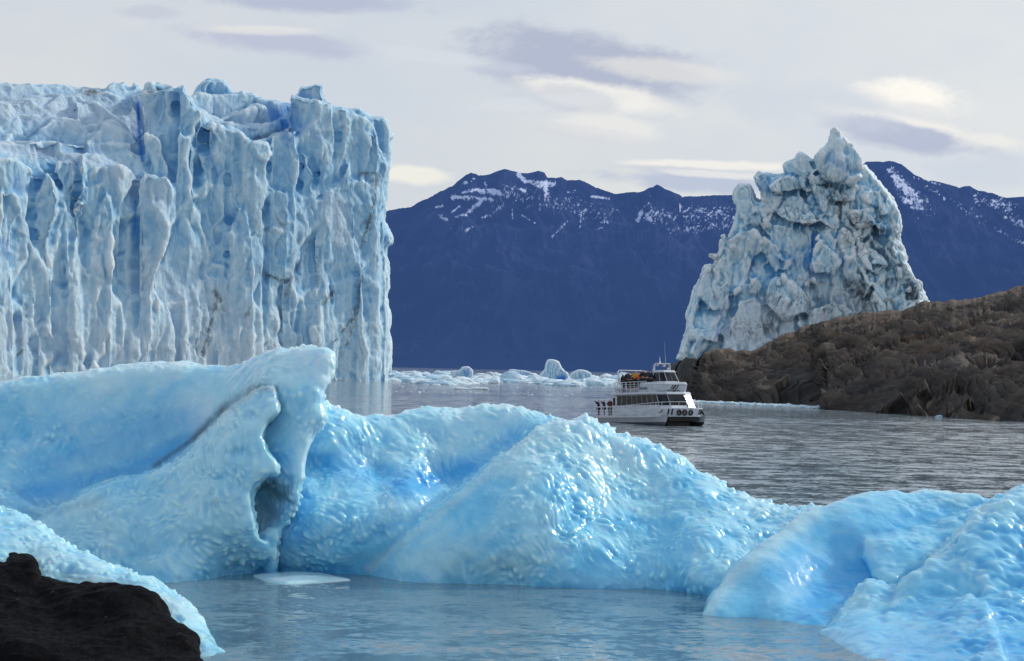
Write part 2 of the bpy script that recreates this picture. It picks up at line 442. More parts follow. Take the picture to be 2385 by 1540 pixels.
rad = [0, 20, 28, 34, 40, 46, 52, 60, 80, 120, 200, 400, 900, 2000, 5000, 12000, 40000, 90000]
V = []; Fq = []; NA = 64
for r in rad:
    for k in range(NA):
        a = 2 * math.pi * k / NA; V.append((r * math.cos(a), r * math.sin(a), 0))
for i in range(1, len(rad)):
    for k in range(NA):
        a = (i - 1) * NA + k; b = (i - 1) * NA + (k + 1) % NA
        if i == 1: Fq.append((0, i * NA + k, i * NA + (k + 1) % NA, i * NA + (k + 1) % NA))
        else: Fq.append((a, i * NA + k, i * NA + (k + 1) % NA, b))
me = bpy.data.meshes.new('lake_water'); me.from_pydata(V, [], [f[:3] if f[2] == f[3] else f for f in Fq]); me.validate()
lake = mesh_obj('lake_water', me, M_WATER); tag(lake, 'rippled grey green lake water between the ice and the far shore', kind='structure')

# ------------------------------------------------------------------ near icebergs
def finish_near(name, soup, vox, label, cat, amp=.068, cell=.25, blue=(), dirt=(), pale=(), calm=(), veto=None, gain=.95, aniso=(1, 1, .75), shear=.35, group=None, sm=5):
    me = soup.merge(name, vox)
    V, E = arrays(me)
    V = smooth_np(V, E, sm); put(me, V)
    N = normals(me)
    px, py = proj(V)
    C = caps(px, py, calm); A = amp * (1 - np.clip(C, 0, 1) * .85)
    # larger undulations, then melt cups meeting in cusps
    V = V + N * (.12 * fbm(V * .9, 3, 5) + .07 * fbm(V * 1.9, 2, 31))[:, None] * (1 - .6 * np.clip(C, 0, 1))[:, None]
    Q = V.copy(); Q[:, 0] += shear * Q[:, 2]; Q *= np.array(aniso)
    Q = Q + .30 * np.c_[vnoise(V * 1.3, 1), vnoise(V * 1.3, 2), vnoise(V * 1.3, 3)]
    f1, f2 = voro(Q / cell, 4)
    g1, g2 = voro(Q / (cell * .5) + 3.3, 8)
    amod = .55 + .6 * sst(fbm(V * .5, 3, 77), -.35, .4)
    A = A * (.55 + .7 * sst(vnoise(V * 3.1, 61), -.35, .45))
    h = A * amod * (1.7 * np.exp(-(f1 / .36) ** 2) - .6 + .5 * np.exp(-(g1 / .4) ** 2) + .5 * (f1 ** 2 - .3) + .8 * vnoise(V * 2.6, 19))
    V2 = V + N * h[:, None]
    V2 = smooth_np(V2, E, 1, .25)
    put(me, V2)
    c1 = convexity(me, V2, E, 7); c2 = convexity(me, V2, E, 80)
    vex = .50 - (1 - gain) + c1 * 5.5 + np.clip(c2 * 1.3, -.35, .4)  # pale convex tips also paint highlights into the ice colour
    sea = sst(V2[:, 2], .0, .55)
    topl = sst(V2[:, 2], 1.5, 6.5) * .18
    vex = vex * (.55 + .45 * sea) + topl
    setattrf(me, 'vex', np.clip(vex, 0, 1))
    px, py = proj(V2)
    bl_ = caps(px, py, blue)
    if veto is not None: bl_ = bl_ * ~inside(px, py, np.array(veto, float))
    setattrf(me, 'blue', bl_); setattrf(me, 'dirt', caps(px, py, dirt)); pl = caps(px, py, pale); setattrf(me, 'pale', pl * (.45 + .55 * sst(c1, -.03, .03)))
    smoothshade(me)
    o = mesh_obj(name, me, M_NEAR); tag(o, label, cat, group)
    print(name, len(V)); return o

if 'near' not in DEV:
    ST = 5
    # --- centre berg: a far crest with a bowl, and the near diagonal wing
    s = Soup()
    crest = [(700, 990), (735, 938), (760, 930), (775, 945), (800, 955), (830, 970), (870, 966), (920, 968), (970, 955), (1030, 952), (1050, 957), (1110, 948), (1165, 941), (1230, 952), (1290, 972), (1340, 985), (1420, 1010), (1500, 1100)]
    s.piece(crest + [(1500, 1420), (1200, 1410), (900, 1400), (640, 1390), (630, 1250), (670, 1100)],
            [(760, 930, 48.5), (870, 966, 49.3), (1000, 955, 50), (1165, 941, 50.5), (1300, 975, 50.3), (1450, 1010, 50),
             (760, 1040, 48.0), (900, 1045, 48.9), (1050, 1060, 49.7), (1150, 1030, 50.1), (1020, 1120, 49.0), (880, 1095, 48.5), (745, 1085, 48.2),
             (950, 1128, 47.4), (820, 1130, 47.2), (740, 1150, 46.9), (760, 1240, 46.0), (900, 1230, 46.3), (1050, 1190, 47.2), (1000, 1280, 46), (680, 1250, 46.3),
             (640, 1328, wd(640, 1328)), (760, 1336, wd(760, 1336)), (900, 1341, wd(900, 1341)), (1200, 1360, wd(1200, 1360)), (900, 1390, wd(900, 1341))],
            .5, 2.2, 26, ST, rough=4, seed=1)
    wing = [(820, 1345), (844, 1322), (882, 1297), (915, 1264), (956, 1226), (989, 1193), (1043, 1164), (1060, 1143), (1114, 1102), (1139, 1081), (1168, 1056), (1205, 1035), (1234, 1010), (1247, 998), (1272, 985), (1301, 977), (1313, 981), (1342, 973), (1365, 964), (1380, 977), (1417, 992), (1429, 1006), (1475, 1015), (1512, 1031), (1554, 1044), (1583, 1060), (1612, 1085), (1654, 1110), (1689, 1131), (1725, 1149), (1776, 1166), (1817, 1177), (1868, 1181), (1960, 1185)]
    s.piece(wing + [(2000, 1300), (1800, 1430), (1645, 1440), (1500, 1425), (1197, 1415), (948, 1405), (835, 1392)],
            [(844, 1330, wd(844, 1338) + .15), (1000, 1190, 46.2), (1114, 1102, 46.9), (1205, 1035, 47.5), (1301, 977, 48.3), (1365, 964, 48.6), (1475, 1015, 48.8), (1612, 1085, 48.8), (1725, 1149, 48.2), (1850, 1181, 47.6),
             (1300, 1130, 46.2), (1200, 1150, 45.8), (1420, 1080, 47.9), (1490, 1160, 47.7), (1590, 1170, 47.2), (1640, 1230, 45.8), (1560, 1250, 46.0), (1400, 1200, 46.5), (1250, 1300, 44.75), (1400, 1290, 45.2), (1770, 1240, 46.4), (1050, 1260, 45.2), (1600, 1330, 44.3),
             (948, 1355, wd(948, 1355)), (1072, 1359, wd(1072, 1359)), (1197, 1363, wd(1197, 1363)), (1280, 1369, wd(1280, 1369)), (1529, 1373, wd(1529, 1373)), (1645, 1388, wd(1645, 1388)), (1800, 1400, wd(1800, 1400)), (1200, 1415, wd(1200, 1363)), (1600, 1430, wd(1600, 1378))],
            .45, 2.0, 11, ST, rough=4, seed=2)
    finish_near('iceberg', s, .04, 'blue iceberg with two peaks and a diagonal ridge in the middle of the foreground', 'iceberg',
        veto=wing + [(2000, 1300), (1800, 1430), (1197, 1415), (835, 1392)],
        blue=[(760, 1080, 960, 1120, 34, .55), (930, 1135, 1090, 1095, 34, .85), (1090, 1095, 1200, 1015, 22, .5), (690, 1080, 690, 1250, 34, .7), (760, 1000, 720, 1060, 20, .3), (860, 1080, 930, 1100, 14, .5)],
        pale=[(860, 1325, 1290, 985, 12, .9), (1365, 975, 1240, 1000, 20, .4), (900, 975, 1200, 955, 10, .4), (900, 1330, 1150, 1330, 40, .35), (1300, 1350, 1500, 1360, 20, .3)],
        calm=[(880, 1330, 1090, 1250, 80, .9), (1150, 1000, 1230, 970, 40, .7), (1300, 1000, 1250, 1030, 25, .5)])
    # --- left berg
    s = Soup()
    s.piece([(-260, 930), (-60, 905), (0, 893), (60, 880), (100, 875), (180, 868), (230, 858), (270, 855), (350, 842), (420, 845), (520, 853), (570, 842), (620, 818), (680, 805), (740, 805), (770, 815), (782, 840), (778, 870), (762, 903), (755, 930), (757, 965), (745, 1000), (724, 1027), (713, 1080), (712, 1110), (703, 1150), (688, 1190), (678, 1215), (657, 1238), (654, 1275), (645, 1320), (625, 1390), (300, 1420), (-260, 1400)],
            [(-60, 905, 50), (0, 893, 50), (180, 868, 50), (350, 842, 49.8), (520, 853, 49.3), (620, 818, 48.2), (700, 805, 47.2), (775, 830, 46.6), (760, 905, 46.2),
             (0, 1000, 49.4), (200, 980, 49.3), (400, 950, 49.2), (550, 895, 48.2), (0, 1130, 48.2), (150, 1130, 48.5), (300, 1075, 48.9), (430, 1000, 48.9), (520, 940, 48.3), (630, 870, 46.7),
             (690, 940, 46.0), (705, 1030, 45.7), (650, 1030, 46.0), (690, 1090, 45.6), (630, 1150, 46.7), (640, 1195, 46.5), (615, 1130, 46.6), (615, 1230, 46.4), (684, 1150, 45.5), (672, 1215, 45.6), (650, 1110, 46.0),
             (645, 1290, 45.6), (610, 1335, wd(610, 1335)), (400, 1300, 46.5), (0, 1340, 47), (500, 1390, 45.5)],
            .5, 2.2, 26, ST, rough=3, seed=3)
    WO = [(40, 1240), (85, 1208), (130, 1180), (200, 1135), (240, 1120), (280, 1108), (330, 1105), (400, 1075), (450, 1030), (490, 990), (530, 950), (565, 922), (602, 900), (636, 899), (648, 925), (652, 952), (643, 972), (623, 993), (616, 1016), (626, 1044), (643, 1067), (653, 1091), (650, 1103), (623, 1112), (602, 1129), (590, 1152), (592, 1175), (594, 1193), (599, 1221), (607, 1248), (633, 1268), (643, 1289), (636, 1306), (604, 1333), (600, 1385), (400, 1410), (150, 1420), (0, 1400)]
    s.piece(WO,
            [(85, 1208, 45.6), (200, 1135, 46.2), (330, 1105, 46.4), (450, 1030, 46.3), (580, 915, 46.0), (632, 905, 45.7), (650, 950, 45.2), (620, 1010, 45.1), (650, 1090, 44.9), (600, 1150, 44.9), (605, 1240, 44.9),
             (400, 1200, 45.0), (250, 1220, 45.2), (550, 1100, 44.8), (560, 1000, 45.2), (470, 1120, 45.2), (300, 1300, 44.7),
             (600, 1335, wd(600, 1335)), (500, 1346, wd(500, 1346)), (400, 1357, wd(400, 1357)), (200, 1400, 43.6), (500, 1400, wd(500, 1346))],
            .4, 1.0, 10, ST, rough=3, seed=4)
    s.piece([(-200, 1120), (-60, 1130), (0, 1140), (45, 1155), (85, 1182), (150, 1172), (205, 1150), (240, 1200), (200, 1330), (-200, 1380)],
            [(0, 1140, 46.9), (85, 1182, 46.6), (200, 1150, 46.9), (0, 1300, 45.6), (200, 1300, 45.8)], .3, 1.5, 20, ST, rough=3, seed=5)
    s.piece([(606, 1240), (630, 1222), (648, 1226), (656, 1245), (652, 1275), (640, 1310), (606, 1290)], [(630, 1250, 45.9)], .3, 1, 14, 4)
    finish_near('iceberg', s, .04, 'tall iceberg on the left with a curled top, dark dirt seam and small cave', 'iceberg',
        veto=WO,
        blue=[(60, 1150, 300, 1100, 34, .8), (300, 1100, 440, 1030, 36, .85), (440, 1030, 580, 940, 26, .6), (100, 1090, 420, 980, 60, .45), (0, 1020, 350, 960, 60, .25), (300, 1000, 400, 940, 45, .3), (640, 985, 620, 1030, 12, .25), (640, 1180, 650, 1200, 30, .2)],  # seam capsules paint the shadow behind the front wing in blue
        dirt=[(360, 1085, 450, 1022, 6, .6), (450, 1022, 520, 952, 9, .75), (520, 952, 590, 905, 12, .6), (600, 902, 640, 908, 11, .5), (640, 920, 655, 945, 8, .4), (652, 960, 625, 985, 7, .45), (625, 1132, 660, 1150, 20, .6), (640, 1200, 620, 1180, 16, .25), (650, 1150, 684, 1170, 8, .5), (686, 1185, 678, 1210, 4, .5), (230, 1170, 60, 1200, 16, .2), (600, 1140, 640, 1125, 9, .7)],
        pale=[(200, 1220, 600, 1180, 90, .65), (450, 1100, 610, 980, 50, .6), (0, 900, 420, 850, 16, .35), (640, 830, 770, 830, 30, .35), (0, 1160, 120, 1190, 25, .4), (690, 1000, 690, 1090, 18, .35), (100, 1300, 550, 1330, 40, .2)],
        calm=[(650, 1000, 700, 1080, 45, 1.), (0, 950, 500, 900, 70, .75), (200, 1050, 450, 980, 70, .7), (0, 1100, 150, 1100, 60, .6), (630, 1150, 640, 1230, 26, .7)])
    # --- right slab
    s = Soup()
    s.piece([(1628, 1440), (1633, 1425), (1654, 1384), (1674, 1367), (1690, 1329), (1722, 1302), (1753, 1281), (1811, 1241), (1862, 1200), (1889, 1184), (1930, 1176), (1964, 1162), (2008, 1149), (2076, 1142), (2110, 1147), (2151, 1143), (2220, 1149), (2274, 1149), (2305, 1158), (2420, 1150), (2560, 1200), (2560, 1500), (1916, 1520), (1811, 1500), (1701, 1490), (1635, 1480)],
            [(1640, 1425, wd(1640, 1432)), (1700, 1350, 41.6), (1753, 1281, 42.4), (1862, 1200, 44), (2008, 1149, 45), (2150, 1143, 45.5), (2300, 1155, 45.2), (2450, 1180, 45),
             (1800, 1340, 41.3), (1880, 1330, 42.1), (1950, 1290, 43), (1990, 1220, 43.6), (2000, 1380, 41.6), (1900, 1400, 41.0), (1760, 1400, 40.6), (2100, 1200, 44.2), (2200, 1300, 43), 
             (1701, 1438, wd(1701, 1438)), (1811, 1445, wd(1811, 1445)), (1916, 1462, wd(1916, 1462)), (2200, 1500, 39), (1760, 1490, wd(1760, 1442))],
            .4, 2, 24, ST, rough=3, seed=6)
    s.piece([(2005, 1262), (2012, 1244), (2030, 1241), (2063, 1246), (2083, 1228), (2150, 1224), (2210, 1200), (2290, 1172), (2330, 1250), (2120, 1340), (2083, 1368), (2032, 1350), (2020, 1330), (2004, 1300)],
            [(2010, 1260, 42.75), (2060, 1245, 42.9), (2150, 1224, 43.6), (2280, 1180, 44.2), (2030, 1310, 42.0), (2080, 1360, 41.2), (2150, 1300, 42.2)], .45, 1.2, 34, ST, rough=5, seed=7)
    finish_near('iceberg', s, .05, 'smooth slab of blue ice sloping up to the right, behind the nearest right ridge', 'iceberg', amp=.035, gain=.86,
        blue=[(1900, 1400, 1990, 1340, 60, .8), (1830, 1350, 1980, 1280, 60, .55), (1960, 1430, 1880, 1430, 34, .7), (1920, 1260, 1990, 1220, 40, .3), (2090, 1235, 2200, 1190, 14, .3)],
        pale=[(1645, 1420, 1700, 1345, 24, 1.), (1700, 1345, 1900, 1195, 20, .9), (2020, 1260, 2080, 1330, 26, .45), (1900, 1190, 2280, 1160, 14, .3)],
        calm=[(1700, 1400, 1950, 1250, 130, 1.)])
    s = Soup()
    s.piece([(1905, 1475), (1914, 1462), (1923, 1454), (1933, 1445), (1950, 1431), (1974, 1401), (1991, 1377), (2012, 1348), (2039, 1351), (2083, 1364), (2140, 1370), (2300, 1400), (2400, 1700), (2100, 1640), (1990, 1590), (1925, 1530)],
            [(1914, 1465, wd(1914, 1470)), (1974, 1401, 39.8), (2012, 1348, 40.4), (2083, 1367, 40.2), (1960, 1508, wd(1960, 1508)), (2015, 1537, wd(2015, 1537)), (2050, 1430, 38.7), (2150, 1400, 39.2), (2200, 1560, wd(2200, 1560)), (2000, 1600, wd(2000, 1530))], .35, 1.5, 16, ST, rough=4, seed=8)
    s.piece([(2060, 1420), (2083, 1367), (2117, 1336), (2145, 1322), (2168, 1295), (2202, 1268), (2240, 1227), (2271, 1189), (2288, 1179), (2322, 1159), (2356, 1142), (2385, 1133), (2480, 1115), (2640, 1150), (2760, 1400), (2760, 1750), (2100, 1700), (2040, 1600)],
            [(2083, 1370, 39.8), (2117, 1336, 40), (2202, 1268, 40.8), (2288, 1179, 42), (2385, 1133, 42.8), (2480, 1115, 43.2), (2640, 1160, 42.5), (2200, 1400, 38.7), (2300, 1300, 39.8), (2385, 1230, 41.0), (2385, 1400, 38.2), (2083, 1545, wd(2083, 1545)), (2300, 1570, wd(2300, 1570)), (2600, 1600, wd(2600, 1600)), (2120, 1450, 37.9), (2300, 1700, wd(2300, 1600))],
            .4, 2, 22, ST, rough=4, seed=9)
    finish_near('iceberg', s, .05, 'nearest blue ice ridge rising to the right in the bottom right corner', 'iceberg', amp=.08, cell=.38, gain=.86,
        blue=[(2150, 1560, 2385, 1500, 70, .4), (2300, 1330, 2385, 1300, 50, .2), (2200, 1450, 2385, 1420, 60, .3), (2385, 1250, 2385, 1420, 30, .3)],
        pale=[(1925, 1480, 2080, 1560, 45, .4), (1930, 1460, 2030, 1360, 28, .5), (2090, 1370, 2300, 1180, 20, .4)],
        calm=[(1980, 1480, 2150, 1500, 70, .8)])
    # --- bottom-left slope with dark debris
    s = Soup()
    ED = [(0, 1180, 39), (150, 1260, 38), (300, 1325, 37), (420, 1390, 36), (490, 1475, 34.6), (545, 1545, 32.6), (100, 1400, 35.6), (0, 1500, 33), (250, 1500, 33.3), (0, 1650, 30.6), (400, 1600, 31.4), (-200, 1300, 37)]
    s.piece([(-300, 1130), (-100, 1165), (0, 1180), (40, 1190), (85, 1215), (150, 1260), (220, 1295), (300, 1325), (370, 1355), (420, 1390), (460, 1430), (490, 1475), (520, 1510), (545, 1545), (600, 1620), (640, 1760), (200, 1900), (-300, 1900)], ED, .5, 2, 34, ST, rough=4, seed=10)
    oE = finish_near('iceberg', s, .04, 'pale ice slope partly covered with black rock debris in the bottom left corner', 'iceberg', amp=.06, cell=.19, aniso=(1, 1, .6),
        pale=[(0, 1240, 500, 1500, 90, .55)], dirt=[(60, 1330, 300, 1370, 14, .5), (300, 1370, 470, 1530, 20, .35), (50, 1290, 420, 1420, 30, .12)])
    s = Soup()
    Ef = depth_field(ED)
    s.piece([(-300, 1300), (-60, 1315), (0, 1310), (10, 1313), (29, 1298), (55, 1301), (78, 1312), (84, 1330), (88, 1345), (147, 1364), (190, 1368), (235, 1366), (294, 1373), (330, 1388), (362, 1395), (358, 1405), (372, 1422), (390, 1440), (416, 1462), (441, 1496), (470, 1540), (520, 1640), (500, 1760), (100, 1850), (-300, 1850)],
            lambda x, y: Ef(x, y) - .62, .40, 1.2, 14, 4, rough=5, seed=11)
    me = s.merge('rock_debris', .035); V, E = arrays(me); V = smooth_np(V, E, 3); put(me, V); N = normals(me)
    f1, f2 = voro(V / .5, 2); V = V + N * (.26 * fbm(V * .8, 4, 3, .45) + .05 * ridged(V * 1.6, 3, 7))[:, None]
    put(me, V); smoothshade(me)
    t = NT('dark_debris_material'); g = t.n('ShaderNodeNewGeometry').outputs['Position']
    n = t.noise(g, 2.2, 8, .7); n2 = t.noise(g, 11, 5, .7)
    c = t.ramp(n, [(.38, (.0015, .0015, .002)), (.6, (.005, .0045, .006)), (.76, (.022, .021, .023)), (.9, (.10, .11, .12))])
    c = t.mix(t.mapr(n2, .62, .75, 0, .5), c, (.18, .18, .20))
    m = t.out(t.pbr(c, t.mapr(n2, .3, .7, .45, .85), t.bump(n, .7, .12), Specular_IOR_Level=.05))
    deb = mesh_obj('rock_debris', me, m, oE); tag(deb, 'black damp rock and mud debris')
    # --- thin flat floe on the water by the left berg
    s = Soup()
    ol = [(587, 1342), (620, 1336), (680, 1337), (754, 1338), (790, 1345), (818, 1352), (764, 1357), (700, 1361), (661, 1362), (622, 1356)]
    P = np.array([at([x], [y], wd(x, y))[0] for x, y in ol]); c = P.mean(0)
    bm = bmesh.new(); ring = catmull(P[:, :2], 5); rings = []
    for k, (f, z) in enumerate(((1, -.12), (1.0, .0), (.96, .045), (.7, .09), (.35, .12))):
        rr = c[:2] + (ring - c[:2]) * f
        zz = z + .035 * fbm(np.c_[rr * 2.3, np.full(len(rr), k)], 3)
        rings.append([bm.verts.new((a[0], a[1], b)) for a, b in zip(rr, zz)])
    for a, b in zip(rings, rings[1:]):
        for i in range(len(a)): bm.faces.new((a[i], a[(i + 1) % len(a)], b[(i + 1) % len(a)], b[i]))
    bm.faces.new(rings[-1]); bm.faces.new(rings[0][::-1])
    me = bpy.data.meshes.new('ice_floe'); bm.to_mesh(me); bm.free(); smoothshade(me)
    for nme, v in (('vex', .75), ('stain', 0), ('blue', 0), ('dirt', .12), ('pale', .35)): setattrf(me, nme, np.full(len(me.vertices), v))
    o = mesh_obj('ice_floe', me, M_NEAR); tag(o, 'thin flat floe on the water at the foot of the left iceberg', 'ice floe')

# ------------------------------------------------------------------ glacier
def zA(l): return [(x * .2647, 174.7 + y * .2647) for x, y in l]
def zB(l): return [(465.8 + x * .2647, 174.7 + y * .2647) for x, y in l]
def zP(l): return [(1543 + x * .397, 262 + y * .397) for x, y in l]
def gw(x): return 500 + 97 * np.clip(np.asarray(x, float) / 910., -.5, 1)
def finish_far(name, soup, vox, mat, label, cat, frac=0., flute=1., scale=1., blue=(), dirt=(), pale=(), dirtbase=0., stain=(), group=None, k1=.10, k2=.022, sm=1, blk=1., lift=.5, foot=0.):
    me = soup.merge(name, vox); V, E = arrays(me); V = smooth_np(V, E, sm); put(me, V); N = normals(me)
    S = scale
    vert = 1 - np.abs(N[:, 2]) * .6
    W = V + 2.5 * S * np.c_[fbm(V / (9 * S), 3, 1), fbm(V / (9 * S), 3, 2), fbm(V / (14 * S), 3, 3)]
    a1, a2 = voro(W / np.array([9, 9, 34]) / S, 3)
    b1, b2 = voro(W / np.array([3.6, 3.6, 13]) / S, 5)
    c1_, c2_ = voro(W / np.array([2.2, 2.2, 3.0]) / S, 9)
    h0 = blk * S * (2.2 * blocks(W, np.array([11., 11., 30.]) * S, 41) + .55 * blocks(W, np.array([4., 4., 9.]) * S, 57))
    h0 = h0 + frac * S * blocks(W + 1.2 * S * np.c_[fbm(V / 4, 2, 71), fbm(V / 4, 2, 72), fbm(V / 4, 2, 73)], np.array([6., 6., 11.]) * S, 83)
    h0 = h0 * (1 - .6 * sst(V[:, 2], V[:, 2].max() * .80, V[:, 2].max() * .95))
    h = h0 + flute * vert * (1.5 * np.clip(a2 - a1, 0, .35) + .7 * np.clip(b2 - b1, 0, .4)) * S + .25 * S * np.clip(c2_ - c1_, 0, .4)
    h += S * (.8 * fbm(V / np.array([12, 12, 16]) / S, 4, 21, .5) + .35 * ridged(V / np.array([4, 4, 22]) / S, 3, 8))
    V = V + N * (h - h.mean() - .8 * S)[:, None]
    put(me, V)
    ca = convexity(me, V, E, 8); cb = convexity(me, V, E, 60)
    vex = lift + np.clip(ca * k1 * 9 / S, -.3, .4) + np.clip(cb * k2 * 9 / S, -.25, .35) + (foot * (1 - sst(V[:, 2], 5, 60)))  # tone by convexity also puts relief shading into the ice colour
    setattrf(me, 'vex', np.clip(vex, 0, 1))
    px, py = proj(V)
    wx = px + 5 * fbm(np.c_[px, py, px * 0] * .06, 3, 2) + 2 * vnoise(np.c_[px, py, px * 0] * .35, 4); wy = py + 5 * fbm(np.c_[px, py, px * 0] * .06, 3, 7) + 2 * vnoise(np.c_[px, py, px * 0] * .35, 9)
    setattrf(me, 'stain', caps(wx, wy, stain) * sst(vnoise(np.c_[px, py, px * 0] * .11, 13), -.7, .1))
    setattrf(me, 'blue', caps(px, py, blue)); setattrf(me, 'dirt', np.clip(dirtbase + caps(px, py, dirt), 0, 1)); setattrf(me, 'pale', caps(px, py, pale))
    smoothshade(me)
    o = mesh_obj(name, me, mat); tag(o, label, cat, group); print(name, len(V)); return o

if 'glac' not in DEV:
    s = Soup(); GS = 4
    def G(pts, off, tb=16, R=14, tf=5, slope=0., sd=0, ramp=0.):
        R = R * .45; tf = tf * .45; off = off * .5 if off < 15 else off - 6
        xl = min(p[0] for p in pts); xr = min(max(p[0] for p in pts), xl + 90); sk = .05 if xl > -100 and off < 12 else 0.
        ys = [p[1] for p in pts]; y0 = min(ys)
        s.piece(pts, lambda x, y: gw(x) + off + ramp * (1 - np.clip((y - y0 - 6 * np.sin(x * .05)) / (70 + 25 * np.sin(x * .021)), 0, 1)) - slope * (y - y0) - sk * (np.clip(x, xl, xr) - (xl + xr) / 2), tf, tb, R, GS, sub=3, rough=3.0, seed=sd + off)
    G([(-160, 340), (-60, 330), (200, 325), (300, 330), (420, 260), (600, 290), (700, 250), (860, 290), (893, 340), (897, 600), (903, 905), (-160, 905)], 17, 40)
    G([(-160, 470), (0, 440), (300, 420), (420, 380), (700, 400), (885, 420), (896, 905), (-160, 905)], 2.2, 30, ramp=6)
    G([(335, 216), (400, 214), (425, 235), (460, 320), (600, 320), (665, 300), (690, 225), (770, 240), (880, 285), (893, 420), (893, 620), (335, 620)], 12, 20, ramp=7)
    G([(-160, 345), (300, 350), (420, 380), (420, 640), (-160, 640)], 7, 20, ramp=6)
    G([(-160, 640), (200, 620), (450, 600), (700, 640), (890, 620), (898, 905), (-160, 905)], .4, 20, ramp=5)
    G(zA([(-600, 70), (0, 85), (320, 72), (520, 82), (740, 95), (850, 110), (925, 120), (950, 62), (1020, 55), (1105, 57), (1112, 105), (1160, 110), (1170, 66), (1230, 80), (1250, 120), (1180, 240), (1180, 640), (-600, 640)]), 62, 60, slope=.12, R=9)
    G(zA([(1120, 170), (1220, 130), (1400, 140), (1400, 900), (1120, 900)]), 44, 20)
    G(zA([(-600, 230), (0, 200), (500, 150), (850, 150), (950, 130), (1170, 240), (1180, 700), (-600, 700)]), 52, 30, slope=.14, sd=2)
    G(zA([(650, 220), (800, 190), (900, 230), (1000, 330), (1100, 420), (1180, 480), (1200, 800), (700, 800)]), 44, 30, slope=.1)
    G(zA([(250, 540), (400, 420), (480, 375), (600, 360), (700, 370), (740, 430), (850, 415), (890, 460), (900, 540), (760, 800), (-100, 800), (100, 600)]), 34, 30, slope=.08)
    G(zA([(880, 480), (900, 400), (940, 385), (1010, 400), (1120, 470), (1200, 500), (1210, 620), (1290, 790), (1400, 950), (900, 1000), (720, 680), (760, 590)]), 22, 30, slope=.06)
    G(zA([(-600, 540), (-100, 560), (240, 570), (500, 600), (600, 565), (690, 600), (740, 690), (1000, 700), (1290, 800), (1450, 880), (1350, 960), (400, 930), (-600, 860)]), 22, 30, slope=.13)
    G(zA([(-600, 690), (0, 710), (180, 745), (290, 810), (300, 870), (255, 1000), (280, 1200), (300, 1400), (330, 1600), (350, 2780), (-600, 2780)]), 0)
    G(zA([(-600, 1000), (-60, 1010), (120, 1010), (220, 1040), (230, 1200), (150, 1350), (120, 1600), (160, 2780), (-600, 2780)]), -4)
    G(zA([(380, 850), (430, 830), (470, 900), (500, 980), (545, 1070), (530, 1200), (500, 1300), (480, 1450), (500, 2780), (320, 2780), (300, 1400), (285, 1150), (310, 1020)]), -2, R=10)
    G(zA([(470, 740), (560, 715), (650, 760), (670, 830), (690, 950), (680, 1050), (660, 1200), (700, 1400), (720, 2780), (470, 2780), (520, 1250), (545, 1060), (500, 900), (470, 850)]), 2, R=10)
    G(zA([(700, 690), (740, 720), (760, 800), (750, 1000), (720, 1150), (740, 1300), (760, 2780), (660, 2780), (660, 1250), (700, 1000), (690, 850)]), -1, R=8)
    G(zA([(760, 880), (830, 800), (950, 780), (1100, 790), (1200, 850), (1190, 980), (1110, 1100), (1090, 1200), (1100, 1400), (1110, 2780), (720, 2780), (740, 1250), (720, 1100), (750, 980)]), 3, R=14)
    G(zA([(940, 980), (1010, 1160), (1000, 1400), (990, 2780), (800, 2780), (780, 1500), (850, 1200)]), -2, R=12)
    G(zA([(1210, 880), (1260, 830), (1380, 870), (1500, 900), (1550, 980), (1568, 1070), (1520, 1200), (1490, 1350), (1460, 1540), (1390, 1720), (1350, 1920), (1330, 2780), (1190, 2780), (1195, 1200), (1190, 1050)]), -6, R=10, tf=6)
    G(zA([(1255, 150), (1320, 125), (1440, 110), (1520, 100), (1552, 100), (1548, 300), (1570, 430), (1530, 560), (1540, 900), (1560, 2000), (1262, 2000), (1262, 600), (1250, 300)]), 16, 20, R=6)
    G(zA([(1280, 150), (1285, 62), (1400, 58), (1425, 82), (1480, 72), (1540, 100), (1500, 160)]), 22, 15, R=7)
    G(zA([(1262, 480), (1370, 510), (1430, 560), (1440, 680), (1490, 830), (1500, 920), (1330, 940), (1300, 780), (1265, 620)]), 8, R=9)
    G(zA([(1550, 90), (1620, 72), (1630, 110), (1690, 180), (1740, 260), (1800, 330), (1810, 430), (1790, 560), (1830, 800), (1840, 1050), (1820, 1250), (1790, 1500), (1790, 2780), (1500, 2780), (1540, 1200), (1560, 600), (1560, 300)]), 7, R=9, tf=7)
    G(zA([(1560, 400), (1620, 500), (1720, 560), (1760, 620), (1760, 900), (1730, 1100), (1700, 1400), (1680, 2780), (1520, 2780), (1530, 1200), (1540, 700)]), 2, R=10)
    G(zB([(60, 440), (120, 435), (180, 540), (220, 620), (250, 760), (255, 900), (240, 1100), (245, 1300), (240, 2780), (20, 2780), (60, 1200), (70, 900), (45, 600)]), 3, R=9)
    G(zB([(-60, 160), (0, 50), (110, 25), (200, 40), (262, 95), (285, 160), (300, 300), (-80, 300)]), 60, 30, R=14)
    G(zB([(-80, 170), (0, 152), (340, 140), (360, 128), (395, 128), (410, 145), (500, 132), (520, 200), (530, 300), (530, 520), (-80, 560)]), 45, 30, R=8)
    G(zB([(60, 440), (150, 370), (280, 330), (380, 300), (480, 262), (560, 280), (605, 320), (630, 450), (640, 650), (50, 650)]), 30, 20, R=12)
    G(zB([(500, 190), (640, 205), (760, 238), (860, 260), (860, 600), (600, 650), (500, 500)]), 40, 20, R=6)
    G(zB([(150, 455), (300, 470), (370, 500), (450, 560), (580, 590), (610, 640), (632, 690), (600, 800), (615, 970), (570, 1200), (575, 1400), (560, 2780), (240, 2780), (250, 900), (220, 640)]), 0, R=8, tf=6)
    G(zB([(320, 1150), (360, 1130), (430, 1200), (470, 1400), (490, 1700), (480, 2780), (250, 2780), (240, 1400)]), -4, R=12)
